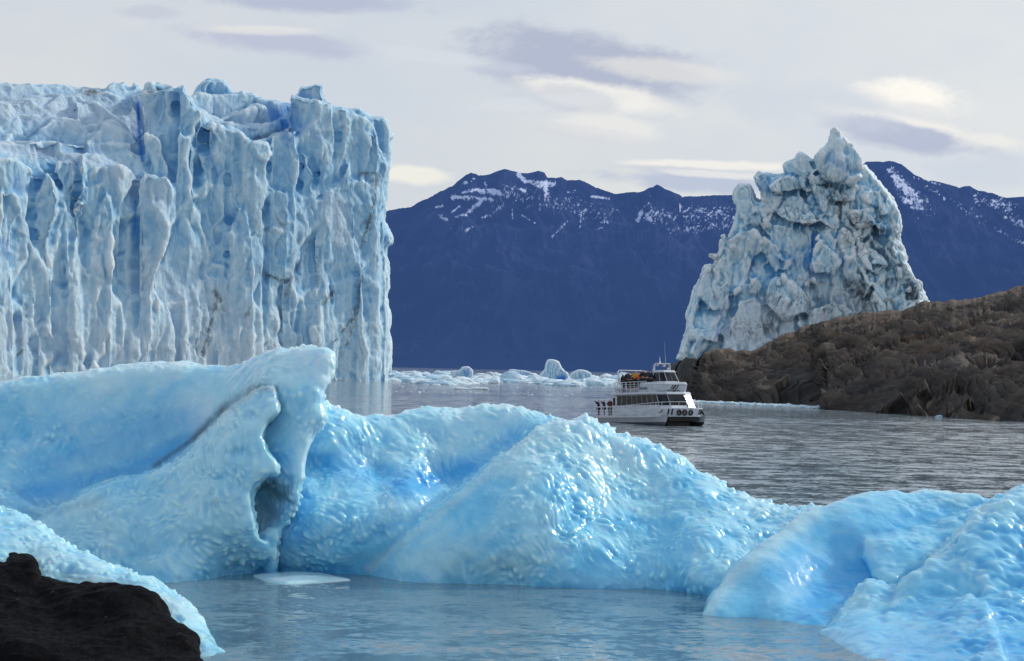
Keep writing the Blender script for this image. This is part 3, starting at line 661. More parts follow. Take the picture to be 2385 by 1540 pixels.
    G(zB([(600, 520), (700, 480), (780, 460), (860, 465), (882, 500), (870, 600), (900, 760), (890, 900), (860, 1000), (870, 1250), (870, 2780), (560, 2780), (580, 1200), (610, 900), (620, 650)]), 1, R=9, tf=6)
    G(zB([(610, 980), (700, 1000), (790, 1020), (800, 1300), (780, 1700), (800, 2780), (600, 2780), (590, 1400)]), -2, R=10)
    G(zB([(880, 640), (940, 650), (970, 690), (990, 820), (1030, 900), (1000, 1050), (990, 1200), (970, 1400), (940, 2780), (860, 2780), (860, 1100), (900, 850)]), 4, R=8)
    G(zB([(770, 200), (800, 148), (860, 165), (950, 190), (1080, 215), (1170, 235), (1190, 330), (1200, 470), (1225, 520), (1200, 680), (1150, 800), (1120, 950), (1080, 1100), (1070, 1300), (1080, 2780), (950, 2780), (1000, 1200), (1030, 900), (980, 700), (880, 600), (750, 480)]), 9, R=10, tf=7)
    G(zB([(845, 140), (880, 85), (960, 65), (1070, 50), (1100, 90), (1105, 160), (1130, 225), (850, 190)]), 15, 12, R=8)
    G(zB([(1190, 300), (1260, 265), (1310, 300), (1335, 400), (1330, 500), (1290, 700), (1250, 900), (1270, 1110), (1250, 2780), (1080, 2780), (1080, 1200), (1180, 800), (1225, 520), (1195, 450)]), 7, R=9)
    G(zB([(1300, 295), (1400, 283), (1470, 320), (1510, 352), (1590, 355), (1655, 375), (1670, 450), (1688, 520), (1682, 650), (1672, 800), (1652, 1000), (1642, 1180), (1650, 1290), (1700, 1430), (1694, 1490), (1644, 1535), (1673, 1819), (1652, 2011), (1682, 2397), (1674, 2650), (1668, 2800), (1330, 2800), (1330, 500)]), 15, 24, R=7, tf=6)
    G(zB([(1350, 560), (1380, 510), (1480, 498), (1580, 508), (1602, 560), (1607, 700), (1590, 850), (1560, 1000), (1540, 1300), (1560, 2780), (1380, 2780), (1390, 1300), (1340, 950), (1320, 720)]), 6, R=9, tf=6)
    G(zB([(1290, 780), (1330, 780), (1345, 880), (1330, 1010), (1380, 1150), (1390, 1400), (1370, 2780), (1180, 2780), (1150, 1500), (1170, 1200), (1160, 980), (1250, 900)]), 3, R=9)
    G(zB([(1600, 700), (1650, 760), (1668, 800), (1640, 1000), (1635, 1200), (1650, 1500), (1665, 2780), (1540, 2780), (1540, 1250), (1590, 900)]), 9, R=6)
    rnd = random.Random(5)
    for k in range(60):     # slender ribs and spalls low on the face
        x = rnd.uniform(-120, 890); wdt = rnd.uniform(9, 26); top = rnd.uniform(430, 800) if k % 3 else rnd.uniform(700, 860)
        x = min(x, 892 - wdt)
        j = [rnd.uniform(-.35, .35) * wdt for _ in range(6)]
        pts = [(x - wdt * .15 + j[0], top), (x + wdt * .35 + j[1], top + wdt * .5), (x + wdt * .6 + j[2], (top + 880) / 2), (x + wdt * .9, 915), (x - wdt * .9, 915), (x - wdt * .6 + j[3], (top + 880) / 2), (x - wdt * .4 + j[4], top + wdt)]
        s.piece(pts, lambda xx, yy, o=rnd.uniform(-2.2, .3), tp=top: gw(xx) + o + 4 * np.clip(1 - (yy - tp) / 120, 0, 1), 1.2, 8, wdt * .5, GS, sub=3, rough=2, seed=k)
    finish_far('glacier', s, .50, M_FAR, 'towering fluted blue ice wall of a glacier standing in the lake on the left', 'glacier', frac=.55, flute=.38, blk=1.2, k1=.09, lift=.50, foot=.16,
        blue=[(322, 240, 324, 300, 5, 1.), (322, 300, 332, 375, 4, 1.), (315, 470, 314, 560, 2, .7), (640, 265, 665, 300, 18, .6), (665, 230, 690, 300, 16, .5), (490, 360, 505, 410, 5, .5), (720, 300, 740, 320, 12, .25), (0, 560, 20, 600, 8, .5), (40, 420, 50, 440, 14, .3), (660, 300, 672, 340, 8, .4)],
        pale=[(0, 240, 300, 280, 60, .55), (230, 360, 380, 470, 40, .35), (500, 260, 600, 280, 30, .4), (470, 680, 560, 760, 45, .35), (780, 480, 800, 560, 26, .45), (0, 340, 250, 380, 16, .5), (720, 215, 800, 240, 10, .3), (350, 640, 560, 840, 60, .35), (0, 780, 700, 860, 60, .35)],
        dirt=[(200, 215, 225, 215, 14, .9), (335, 212, 400, 200, 3, .9), (590, 325, 680, 302, 5, .7), (840, 405, 880, 408, 8, .9), (870, 420, 870, 460, 10, .7), (872, 470, 850, 560, 7, .8), (830, 720, 790, 830, 9, .8), (780, 680, 760, 700, 8, .7), (620, 640, 680, 650, 14, .8), (500, 680, 520, 720, 14, .7), (510, 700, 470, 820, 22, .6), (700, 560, 640, 800, 14, .45), (590, 480, 610, 560, 8, .5), (60, 740, 50, 800, 12, .4), (640, 500, 620, 620, 30, .3), (850, 760, 830, 860, 12, .5), (740, 600, 735, 760, 6, .5)],
        dirtbase=.05, stain=[(338, 213, 400, 204, 2.5, .8), (205, 214, 222, 216, 7, .8), (595, 322, 640, 305, 3, .5), (640, 304, 672, 300, 2.5, .6), (840, 405, 880, 406, 4, .8), (878, 410, 872, 470, 3.5, .7), (872, 470, 850, 540, 3, .85), (850, 540, 838, 580, 2.5, .7), (842, 640, 832, 730, 2.5, .8), (832, 730, 776, 800, 2.8, .9), (824, 760, 795, 830, 2.4, .7), (776, 680, 758, 705, 3.5, .8), (615, 636, 650, 655, 2.6, .9), (650, 655, 680, 640, 2.4, .8), (700, 600, 660, 700, 2.2, .6), (500, 678, 515, 700, 5, .8), (505, 700, 490, 760, 4, .7), (490, 760, 470, 830, 4, .7), (450, 810, 480, 740, 2.2, .5), (612, 480, 616, 510, 3, .6), (640, 510, 660, 525, 3, .5), (60, 700, 62, 735, 3.5, .7), (70, 790, 40, 830, 2.5, .8), (720, 560, 700, 640, 2, .5), (570, 740, 590, 700, 2, .5), (735, 740, 740, 830, 3, .4)])
    # --- iceberg stranded on the rock
    s = Soup(); PS = 3.2; PD = 450.
    def PP(pts, off, tb=7, R=13, tf=4, sl=0.):
        off = off * .4; R = R * .5; tf = tf * .65
        zz = np.array(zP(pts)); mx, my = zz.mean(0); hs = (pts[0][0] * 7 + pts[1][1] * 13) % 100 / 50. - 1; hv_ = (pts[0][1] * 11 + pts[1][0] * 3) % 100 / 50. - 1; big = len(pts) > 22
        s.piece(zP(pts), lambda x, y: PD + off + np.zeros(len(x)) + .012 * (850 - y) + (0 if big else np.clip((x - mx) * (.03 + .07 * hs), -2.5, 2.5) + np.clip((y - my) * .06 * hv_, -2.5, 2.5)), tf, tb, R, PS, sub=3, rough=3, seed=off + pts[0][0])
    PP([(85, 1430), (130, 1330), (140, 1200), (180, 1080), (225, 980), (250, 905), (300, 880), (335, 745), (400, 735), (402, 695), (440, 720), (450, 640), (560, 560), (640, 560), (900, 450), (1100, 400), (1200, 420), (1330, 470), (1395, 600), (1400, 700), (1430, 850), (1465, 930), (1525, 1060), (1560, 1110), (1600, 1200), (1300, 1330), (900, 1400), (650, 1450), (400, 1480), (180, 1490), (70, 1450)], 1.2, 20, R=14, tf=8)
    PP([(420, 620), (430, 470), (470, 425), (520, 440), (545, 500), (590, 520), (560, 400), (620, 370), (720, 350), (720, 300), (780, 260), (850, 250), (900, 285), (950, 215), (1000, 160), (1060, 165), (1120, 280), (1200, 320), (1300, 430), (1390, 600), (1400, 900), (1300, 1250), (600, 1380), (330, 1380), (340, 900)], 3.4, 12, R=14, tf=6)
    for pts, off in [
        ([(885, 290), (940, 240), (935, 200), (990, 165), (1000, 150), (985, 115), (1000, 92), (1035, 105), (1042, 140), (1080, 170), (1110, 210), (1140, 290), (1142, 330), (1100, 430), (950, 380)], 3),
        ([(705, 310), (715, 290), (765, 265), (780, 230), (810, 220), (840, 245), (855, 280), (872, 250), (882, 300), (920, 340), (870, 380), (830, 370), (720, 355)], 0),
        ([(780, 340), (870, 350), (880, 470), (830, 480), (800, 430)], 0),
        ([(530, 380), (560, 345), (600, 345), (660, 360), (660, 400), (640, 420), (635, 520), (580, 530), (560, 440)], 2),
        ([(620, 430), (680, 380), (740, 360), (790, 380), (820, 430), (800, 460), (730, 482), (660, 470)], -4),
        ([(640, 455), (700, 480), (800, 465), (840, 500), (880, 570), (922, 640), (880, 660), (780, 655), (700, 630), (640, 560)], -2),
        ([(425, 440), (470, 410), (500, 405), (530, 450), (540, 500), (560, 560), (570, 600), (460, 620), (430, 590), (418, 520)], -1),
        ([(440, 590), (620, 590), (640, 640), (560, 670), (470, 650)], 0),
        ([(560, 640), (640, 640), (780, 670), (870, 710), (890, 740), (870, 850), (850, 920), (760, 920), (680, 800), (600, 720)], 0),
        ([(850, 375), (950, 365), (975, 425), (930, 432), (870, 420)], -2), ([(870, 420), (940, 430), (960, 440), (1005, 560), (1005, 625), (940, 600), (900, 540)], -2),
        ([(960, 420), (1100, 440), (1150, 480), (1130, 520), (1000, 540)], -1), ([(910, 330), (940, 305), (980, 330), (1000, 400), (930, 390)], -1), ([(1000, 365), (1040, 350), (1080, 400), (1060, 440), (1000, 425)], -1),
        ([(1120, 340), (1190, 298), (1230, 350), (1250, 480), (1260, 560), (1180, 520), (1120, 430)], 3), ([(1240, 400), (1270, 380), (1300, 420), (1340, 500), (1330, 600), (1260, 620), (1250, 500)], 1),
        ([(1340, 540), (1370, 525), (1402, 590), (1404, 700), (1360, 760), (1330, 650)], 0), ([(1090, 570), (1160, 560), (1240, 590), (1230, 650), (1120, 680), (1090, 620)], -4),
        ([(915, 610), (940, 590), (992, 670), (960, 682), (920, 645)], -6), ([(900, 680), (990, 680), (1030, 760), (1020, 830), (960, 780), (895, 770)], -2),
        ([(858, 860), (900, 770), (940, 745), (1000, 810), (1052, 880), (1000, 960), (900, 950), (870, 920)], -7), ([(555, 770), (600, 725), (660, 760), (700, 820), (750, 880), (740, 930), (650, 940), (580, 850)], -4),
        ([(345, 760), (440, 700), (540, 680), (590, 760), (550, 860), (500, 980), (400, 960), (310, 900)], -1), ([(235, 940), (260, 895), (320, 940), (440, 1000), (420, 1140), (300, 1180), (200, 1080)], -1),
        ([(510, 980), (560, 960), (600, 1010), (560, 1080), (500, 1060)], -5), ([(600, 1050), (630, 970), (690, 955), (780, 1000), (840, 1070), (860, 1190), (700, 1210), (590, 1130)], -6),
        ([(140, 1200), (200, 1080), (330, 1050), (370, 1200), (320, 1350), (160, 1340)], -3), ([(160, 1410), (220, 1290), (280, 1270), (310, 1330), (240, 1420), (195, 1460)], -7),
        ([(320, 1260), (400, 1180), (450, 1200), (430, 1300), (340, 1320)], -5), ([(340, 1400), (380, 1230), (450, 1110), (540, 1080), (680, 1190), (790, 1230), (700, 1330), (560, 1440)], -4),
        ([(1050, 900), (1090, 850), (1140, 830), (1200, 960), (1240, 1000), (1190, 1100), (1120, 1080), (1060, 980)], -5), ([(1150, 980), (1210, 960), (1240, 1000), (1230, 1030), (1160, 1010)], -9),
        ([(1230, 1000), (1300, 960), (1370, 1020), (1370, 1170), (1260, 1200), (1230, 1100)], -4), ([(1210, 800), (1240, 780), (1300, 850), (1330, 910), (1230, 900)], -6),
        ([(1130, 720), (1170, 730), (1220, 860), (1250, 960), (1180, 900), (1130, 800)], -5), ([(1400, 860), (1440, 880), (1470, 950), (1522, 1060), (1480, 1120), (1400, 1000)], -1),
        ([(850, 1180), (1000, 1100), (1160, 1170), (1100, 1240), (850, 1260)], -6), ([(1040, 680), (1100, 700), (1130, 800), (1100, 860), (1050, 820), (1030, 740)], -3),
        ([(1230, 650), (1330, 700), (1400, 800), (1430, 870), (1380, 900), (1300, 820), (1240, 720)], 0), ([(1380, 1100), (1480, 1090), (1560, 1115), (1540, 1180), (1380, 1200)], -4)]:
        PP(pts, off, R=11 if abs(pts[0][0] - pts[2][0]) > 60 else 8)
    for (a_, b_), r_ in (((1042, 318), (5.6, 4, 6.2)), ((1020, 225), (3.7, 3, 4.6)), ((1010, 172), (2.2, 2, 3.0)), ((1012, 124), (1.5, 1.4, 1.9)), ((1085, 280), (3.2, 3, 4.6)), ((950, 285), (3.2, 2.6, 3.6))):
        q_ = zP([(a_, b_)])[0]; s.blob(at([q_[0]], [q_[1]], PD + 5)[0], r_, seed=a_ % 17)
    rnd = random.Random(11)
    basep = catmull(zP([(85, 1430), (140, 1200), (225, 980), (335, 745), (450, 640), (640, 600), (900, 480), (1200, 440), (1380, 600), (1430, 850), (1520, 1060), (1300, 1180), (900, 1230), (500, 1400)]), 3)
    k = 0
    while k < 90:
        x = rnd.uniform(1575, 2150); y = rnd.uniform(470, 830)
        if not inside(np.array([x]), np.array([y]), basep)[0]: continue
        a = rnd.uniform(4, 13); b = a * rnd.uniform(.9, 2.4); th = rnd.uniform(-.5, .9); k += 1
        pts = []
        for q in range(7):
            an = q / 7 * 6.283 + rnd.uniform(-.2, .2); rr = rnd.uniform(.75, 1.15)
            ex, ey = a * rr * math.cos(an), b * rr * math.sin(an)
            pts.append((x + ex * math.cos(th) - ey * math.sin(th), y + ex * math.sin(th) + ey * math.cos(th)))
        s.piece(pts, lambda xx, yy, o=rnd.uniform(-3, .5), tl=rnd.uniform(-.06, .1), x0_=x: PD + o - tl * (xx - x0_) + .012 * (850 - yy), 1.3, 4, a * .5, PS, sub=2, rough=1.5, seed=k)
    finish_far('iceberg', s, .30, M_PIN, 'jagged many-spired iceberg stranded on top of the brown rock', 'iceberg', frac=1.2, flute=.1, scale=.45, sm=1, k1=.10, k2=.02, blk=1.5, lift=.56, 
        blue=[(1893, 545, 1888, 610, 3, 1.), (1888, 610, 1895, 640, 3, .7), (1765, 560, 1745, 640, 3, .6), (1930, 370, 1990, 400, 12, .3), (1780, 410, 1780, 440, 14, .25), (1960, 600, 1975, 620, 8, .3), (1690, 700, 1665, 790, 2, .6), (1780, 620, 1870, 600, 20, .15)],
        pale=[(1700, 780, 1800, 760, 40, .7), (1750, 720, 1900, 740, 26, .6), (1900, 660, 2000, 720, 30, .5), (1640, 660, 1700, 760, 30, .25)],
        dirt=[(1930, 450, 2020, 560, 40, 1.), (2020, 560, 2080, 650, 40, 1.), (1880, 440, 1760, 520, 30, .6), (2060, 600, 2130, 700, 34, 1.), (2010, 640, 2020, 700, 22, 1.), (1980, 660, 2060, 710, 26, 1.), (1740, 770, 1800, 760, 30, .9), (1640, 640, 1700, 560, 30, .55), (1820, 480, 1900, 520, 20, .8), (1800, 700, 2000, 730, 30, .7), (1890, 360, 1880, 450, 14, .6), (1650, 600, 1700, 720, 26, .5)],
        dirtbase=.02, stain=[(a * .397 + 1543, b * .397 + 262, c_ * .397 + 1543, d * .397 + 262, w_ * .8, s_) for a, b, c_, d, w_, s_ in (
            (640, 468, 740, 482, 2.6, .9), (740, 482, 815, 455, 2.6, .9), (790, 372, 870, 378, 2.4, .8), (800, 430, 880, 440, 2.2, .7), (870, 430, 975, 432, 2.4, .8), (630, 590, 790, 655, 2.4, .8), (790, 655, 920, 662, 2.6, .9), (840, 500, 870, 620, 3.4, .8), (700, 600, 780, 560, 3, .6), (930, 640, 990, 685, 2.4, .8), (990, 685, 1090, 690, 2.4, .8), (540, 600, 620, 600, 3.4, .8), (455, 490, 500, 500, 2.4, .7), (460, 620, 550, 650, 2.4, .6),
            (1000, 450, 1040, 620, 5, .7), (1040, 460, 1100, 560, 5, .7), (950, 470, 1000, 600, 4, .6), (1180, 640, 1300, 700, 4, .8), (1280, 560, 1290, 650, 5, .7), (1340, 620, 1420, 860, 4, .6), (1300, 700, 1400, 900, 4, .6), (1040, 700, 1140, 800, 4, .7), (1420, 950, 1500, 1090, 7, .8), (1150, 1020, 1190, 1160, 14, .85), (1230, 1060, 1260, 1160, 5, .7), (1310, 1040, 1360, 1150, 5, .6), (860, 960, 900, 970, 3, .6), (850, 880, 870, 950, 3, .7), (500, 980, 550, 860, 3, .7),
            (520, 1060, 510, 980, 3, .6), (720, 820, 780, 880, 4, .5), (800, 980, 1000, 1010, 5, .5), (440, 1170, 420, 1260, 3, .5), (250, 940, 320, 920, 3, .5), (440, 740, 500, 750, 3, .5), (850, 1100, 860, 1180, 5, .5), (560, 1390, 700, 1330, 7, .5), (1000, 1210, 1200, 1175, 5, .6), (1080, 600, 1140, 690, 4, .6))])
    # --- bergy bits in the strait
    def zF(l): return [(891 + x * .2368, 815 + y * .2368) for x, y in l]
    bits = [([(1545, 235), (1590, 185), (1600, 140), (1625, 90), (1680, 88), (1730, 110), (1768, 160), (1780, 195), (1830, 225), (1840, 290), (1760, 330), (1680, 335), (1550, 300)], 312, 'tall white and blue berg with a hooked peak among the drifting ice', [(1300, 884, 1312, 880, 8, 1.)], 0),
            ([(1225, 225), (1245, 190), (1300, 184), (1440, 212), (1500, 240), (1500, 275), (1380, 290), (1240, 275)], 268, 'long low turquoise berg just left of the tall hooked one', [(1190, 862, 1230, 872, 8, .25)], 0),
            ([(670, 205), (760, 190), (780, 170), (840, 158), (888, 190), (892, 240), (870, 310), (700, 300)], 295, 'rounded turquoise berg nearer the glacier end of the drifting ice', [(1088, 865, 1090, 872, 9, .3)], 0),
            ([(1840, 240), (1920, 188), (2000, 200), (2060, 225), (2055, 280), (2040, 330), (1900, 330), (1840, 290)], 305, 'low flat-topped berg right of the tall hooked one', [(1370, 880, 1375, 885, 7, .3)], 0),
            ([(690, 375), (760, 358), (850, 365), (960, 354), (1040, 370), (1052, 400), (900, 412), (720, 405)], 392, 'flat white floe alone on open water in front of the drifting ice', [], .0),
            ([(480, 240), (520, 205), (560, 200), (600, 222), (610, 260), (500, 270)], 262, 'small grey white berg between the glacier end and the rounded turquoise berg', [], .5),
            ([(985, 248), (1050, 208), (1100, 222), (1105, 270), (1000, 280)], 268, 'grey stained wedge of ice left of the long turquoise berg', [], .9),
            ([(140, 240), (190, 220), (232, 236), (230, 260), (150, 262)], 255, 'tiny bright turquoise berg beside the end of the glacier', [], 0),
            ([(480, 300), (560, 262), (640, 250), (700, 290), (720, 340), (480, 345)], 325, 'broad white hummock of ice in front of the rounded turquoise berg', [], .1),
            ([(1030, 310), (1090, 275), (1140, 290), (1150, 345), (1030, 345)], 332, 'small white hummock below the grey stained wedge of ice', [], 0),
            ([(1450, 300), (1500, 262), (1540, 290), (1550, 345), (1440, 345)], 330, 'pointed white hummock against the left foot of the hooked berg', [], 0)]
    for i, (ol, yb, lab, bl, dt) in enumerate(bits):
        s = Soup(); P = zF(ol); xm = sum(p[0] for p in P) / len(P); yb = 815 + yb * .2368
        D0 = wd(xm, yb); m_ = D0 / F
        s.piece(P, [(xm, yb, D0)], 1.5, 4, 4, 1.2, sub=3, rough=1.6, seed=i)
        finish_far('iceberg', s, .30, M_FAR, lab, 'iceberg', flute=.2, scale=.16, blue=bl, blk=.8, dirtbase=dt, group='small icebergs drifting in the strait', sm=3,
                   pale=[(1000, 870, 1400, 890, 400, .15)])

# ------------------------------------------------------------------ brash ice (uncountable)
if 'brash' not in DEV:
    rnd = np.random.RandomState(3)
    bm = bmesh.new(); bmesh.ops.create_icosphere(bm, subdivisions=2, radius=1)
    IV = np.array([v.co for v in bm.verts]); IF = np.array([[v.index for v in f.verts] for f in bm.faces]); bm.free()
    def brash(name, label, pts):
        VV = []; FF = []; n = 0; vx = []
        for x, y, sz in pts:
            Y = wd(x, y); c = at([x], [y], Y)[0]
            sc = sz * np.array([rnd.uniform(.8, 1.8), rnd.uniform(.8, 1.6), rnd.uniform(.3, .7)])
            q = IV * (1 + .8 * fbm(IV * 1.1 + rnd.uniform(0, 99), 2))[:, None] * sc
            VV.append(q + c); FF.append(IF + n); n += len(q); vx.append(np.full(len(q), rnd.uniform(.45, 1)))
        me = np_mesh(name, np.concatenate(VV), np.concatenate(FF)); 
        setattrf(me, 'vex', np.concatenate(vx)); z = np.zeros(n)
        for a in ('blue', 'dirt'): setattrf(me, a, z)
        setattrf(me, 'pale', z + .2)
        o = mesh_obj(name, me, M_FAR); tag(o, label, kind='stuff'); return o
    L = []
    for k in range(6000):
        x = rnd.uniform(870, 1460); tt = rnd.beta(1.6, 1.4)
        top = 868 + (x - 910) * .022; bot = 892 + (x - 910) * .012 + 4 * math.sin(x * .02)
        y = top + (bot - top) * tt
        clump = fbm(np.array([[x * .03, y * .12, 0]]), 3)[0]
        if clump < -.3: continue
        L.append((x, y, rnd.gamma(2, .42) * (1.2 + .9 * clump) + .3))
    for k in range(70):
        x = rnd.uniform(900, 1450); L.append((x, rnd.uniform(890, 915) + .02 * (x - 900), rnd.uniform(.15, .4)))
    brash('brash_ice', 'field of broken white brash ice floating across the strait', L)
    L = []
    for k in range(900):
        x = rnd.uniform(1605, 1905); y = 934.5 + (x - 1605) * .047 - rnd.rand() * 2.2; L.append((x, y + (x > 1880) * 1 + 2.0, rnd.uniform(.2, .55)))
    for x, y in ((2110, 963), (2115, 963.5), (2190, 971), (2198, 971)): L.append((x, y, .5))
    brash('shore_ice', 'line of white brash ice washed against the foot of the brown rock', L)
    for cx_, cy_ in ((1350, 912), (1395, 915)):
        pass

# ------------------------------------------------------------------ rocky hill
if 'rock' not in DEV:
    crest = [(1545, 868), (1556, 850), (1575, 842), (1600, 834), (1625, 838), (1640, 822), (1665, 812), (1700, 812), (1745, 817), (1765, 812), (1790, 796), (1830, 776), (1880, 758), (1960, 738), (2020, 728), (2100, 722), (2150, 703), (2195, 702), (2260, 697), (2300, 688), (2345, 676), (2385, 663), (2450, 640), (2560, 600), (2700, 575), (2900, 560)]
    shore = [(1545, 900), (1580, 918), (1600, 927), (1640, 937), (1700, 940), (1760, 944), (1890, 949), (1920, 955), (2000, 960), (2100, 967), (2200, 976), (2300, 982), (2385, 986), (2600, 1002), (2900, 1040)]
    NU, NV = 620, 240
    xs = np.linspace(1545, 2880, NU)
    cy = np.interp(xs, [p[0] for p in crest], [p[1] for p in crest]); cn = 2.2 * vnoise(np.c_[xs * .06, xs * 0, xs * 0]) + 1.2 * vnoise(np.c_[xs * .2, xs * 0, xs * 0], 4)
    from_ = np.array([p for p in crest], float); ker = np.ones(41) / 41; cys = np.convolve(np.pad(cy, 20, 'edge'), ker, 'valid'); cn = cn + cy - cys; cy = cys
    sy = np.interp(xs, [p[0] for p in shore], [p[1] for p in shore]) + .25 * vnoise(np.c_[xs * .03, xs * 0, xs * 0], 7)
    SY = np.array([wd(x, y) for x, y in zip(xs, sy)])
    span = np.interp(xs, [1545, 1600, 1800, 2100, 2400, 2900], [8, 25, 70, 120, 150, 180])
    span = np.minimum(span, 430 - SY); span = np.maximum(span, 8)
    CYd = SY + span
    v = np.linspace(0, 1, NV)
    rows = []
    for vv in v:
        pyv = sy + (cy - sy) * vv + cn * vv ** 6                     # even in the view of the slope
        D = SY + span * (vv ** 1.35)
        rows.append(at(xs, pyv, D))
    G3 = np.array(rows)                                # NV,NU,3
    # lower extension into the water, and the far side falling away
    sk = [G3[0] + np.array([0, -3, -3.]) ]
    bk = [G3[-1] + np.array([0, 12 * k, -2.5 * k * k * .6]) for k in (1, 2, 3, 4, 5, 6)]
    A = np.concatenate([np.array(sk), G3, np.array(bk)])
    P = A.reshape(-1, 3); nr = A.shape[0]
    idx = np.arange(nr * NU).reshape(nr, NU)
    q = np.stack([idx[:-1, :-1].ravel(), idx[:-1, 1:].ravel(), idx[1:, 1:].ravel(), idx[1:, :-1].ravel()], 1)
    me = np_mesh('rocky_hill', P, q)
    N = normals(me); vv = np.repeat(np.r_[0, v, np.ones(6)], NU)
    fade = np.clip((1 - vv) * 9, .12, 1)
    W = P + 7 * np.c_[fbm(P / 30, 3, 1), fbm(P / 30, 3, 2), fbm(P / 30, 3, 3)]
    # strata bands that arch across the hill
    sc_ = (W[:, 2] * 1.0 + W[:, 0] * .42 - 10 * np.sin(W[:, 0] / 26.) - .12 * W[:, 1])
    sc_ = sc_ + 2.5 * fbm(P / 9, 3, 9)
    saw = (sc_ / 4.2) % 1.0; saw2 = (sc_ / 1.5) % 1.0
    b1, b2 = voro(W / np.array([7., 9., 4.]), 4); c1_, c2_ = voro((W + P * .2) / np.array([2.6, 3.4, 1.5]), 6)
    saw = (sc_ / 7.5) % 1.0; H = 2.6 * (saw ** 1.8) + .9 * (saw2 ** 1.5) + 2.2 * fbm(P / 26, 3, 5, .4) + 1.1 * blocks(W + .4 * P, np.array([11., 9., 3.0]), 5) + .2 * blocks(W, np.array([4.6, 3., 1.1]), 25) + .4 * ridged(W / 11, 3, 15) + 1.0 * np.clip(b2 - b1, 0, .2) + .3 * np.clip(c2_ - c1_, 0, .3)
    H -= 3.0 * sst(fbm(W / np.array([30, 22, 9]), 3, 91), .12, .4)
    P2 = P + N * ((H - 2.2) * fade)[:, None] * .62
    put(me, P2)
    E = arrays(me)[1]
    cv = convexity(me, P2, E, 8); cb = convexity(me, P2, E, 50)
    setattrf(me, 'vex', np.clip(.5 + cv * .9 + cb * .18, 0, 1)); setattrf(me, 'strata', saw); setattrf(me, 'bed', sc_); setattrf(me, 'darkened', 1 - sst(P2[:, 2] + 3 * fbm(P2 / 14, 3, 3), 1, 15))
    t = NT('brown_rock_material'); g = t.n('ShaderNodeNewGeometry').outputs['Position']
    n1 = t.noise(g, .045, 6, .6, .8); n2 = t.noise(g, .5, 7, .7, .3); n3 = t.noise(t.mapping(g, (1, 1, 2.5), (0, .5, 0)), .18, 6, .65, 1.)
    sp = t.n('ShaderNodeSeparateXYZ', i_0=g); lay = t.n('ShaderNodeCombineXYZ', i_0=t.math('MULTIPLY', sp.outputs[0], .16), i_1=t.math('MULTIPLY', sp.outputs[1], .10), i_2=t.math('MULTIPLY', t.attr('bed'), .85)).outputs[0]
    nl = t.noise(lay, 1., 9, .78, .35)
    n3 = t.math('ADD', t.math('MULTIPLY', n3, .35), t.math('MULTIPLY', nl, .65))
    c = t.ramp(n3, [(.39, (.008, .006, .006)), (.47, (.038, .024, .017)), (.53, (.110, .066, .040)), (.62, (.23, .155, .10))])
    c = t.mix(t.mapr(n1, .46, .66, 0., .8), c, t.ramp(n2, [(.3, (.012, .011, .011)), (.6, (.045, .037, .033)), (.8, (.12, .11, .10))]))
    sa = t.attr('strata'); c = t.mix(t.mapr(sa, .55, .95, 0., .45), c, (.20, .15, .10)); c = t.mix(t.mapr(sa, .0, .16, .8, 0.), c, (.012, .010, .010))
    c = t.mix(t.mapr(t.noise(g, .13, 5, .7), .56, .70, 0, .65), c, (.21, .085, .035))
    c = t.mix(t.mapr(t.noise(g, .9, 6, .75), .60, .72, 0, .5), c, (.32, .28, .23))
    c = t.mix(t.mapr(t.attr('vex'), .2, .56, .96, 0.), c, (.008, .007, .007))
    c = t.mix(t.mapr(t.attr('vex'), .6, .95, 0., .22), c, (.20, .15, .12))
    c = t.mix(t.math('MULTIPLY', t.attr('darkened'), .62), c, (.020, .017, .016))  # base colour darker towards the foot of the hill
    nr_ = t.bump(nl, 1., 1.3); nr_ = t.bump(t.noise(g, 2.2, 5, .7), .5, .2, nr_)
    mr = t.out(t.pbr(c, .75, nr_))
    o = mesh_obj('rocky_hill', me, mr); tag(o, 'dark brown layered rock promontory sloping into the lake', kind='structure')

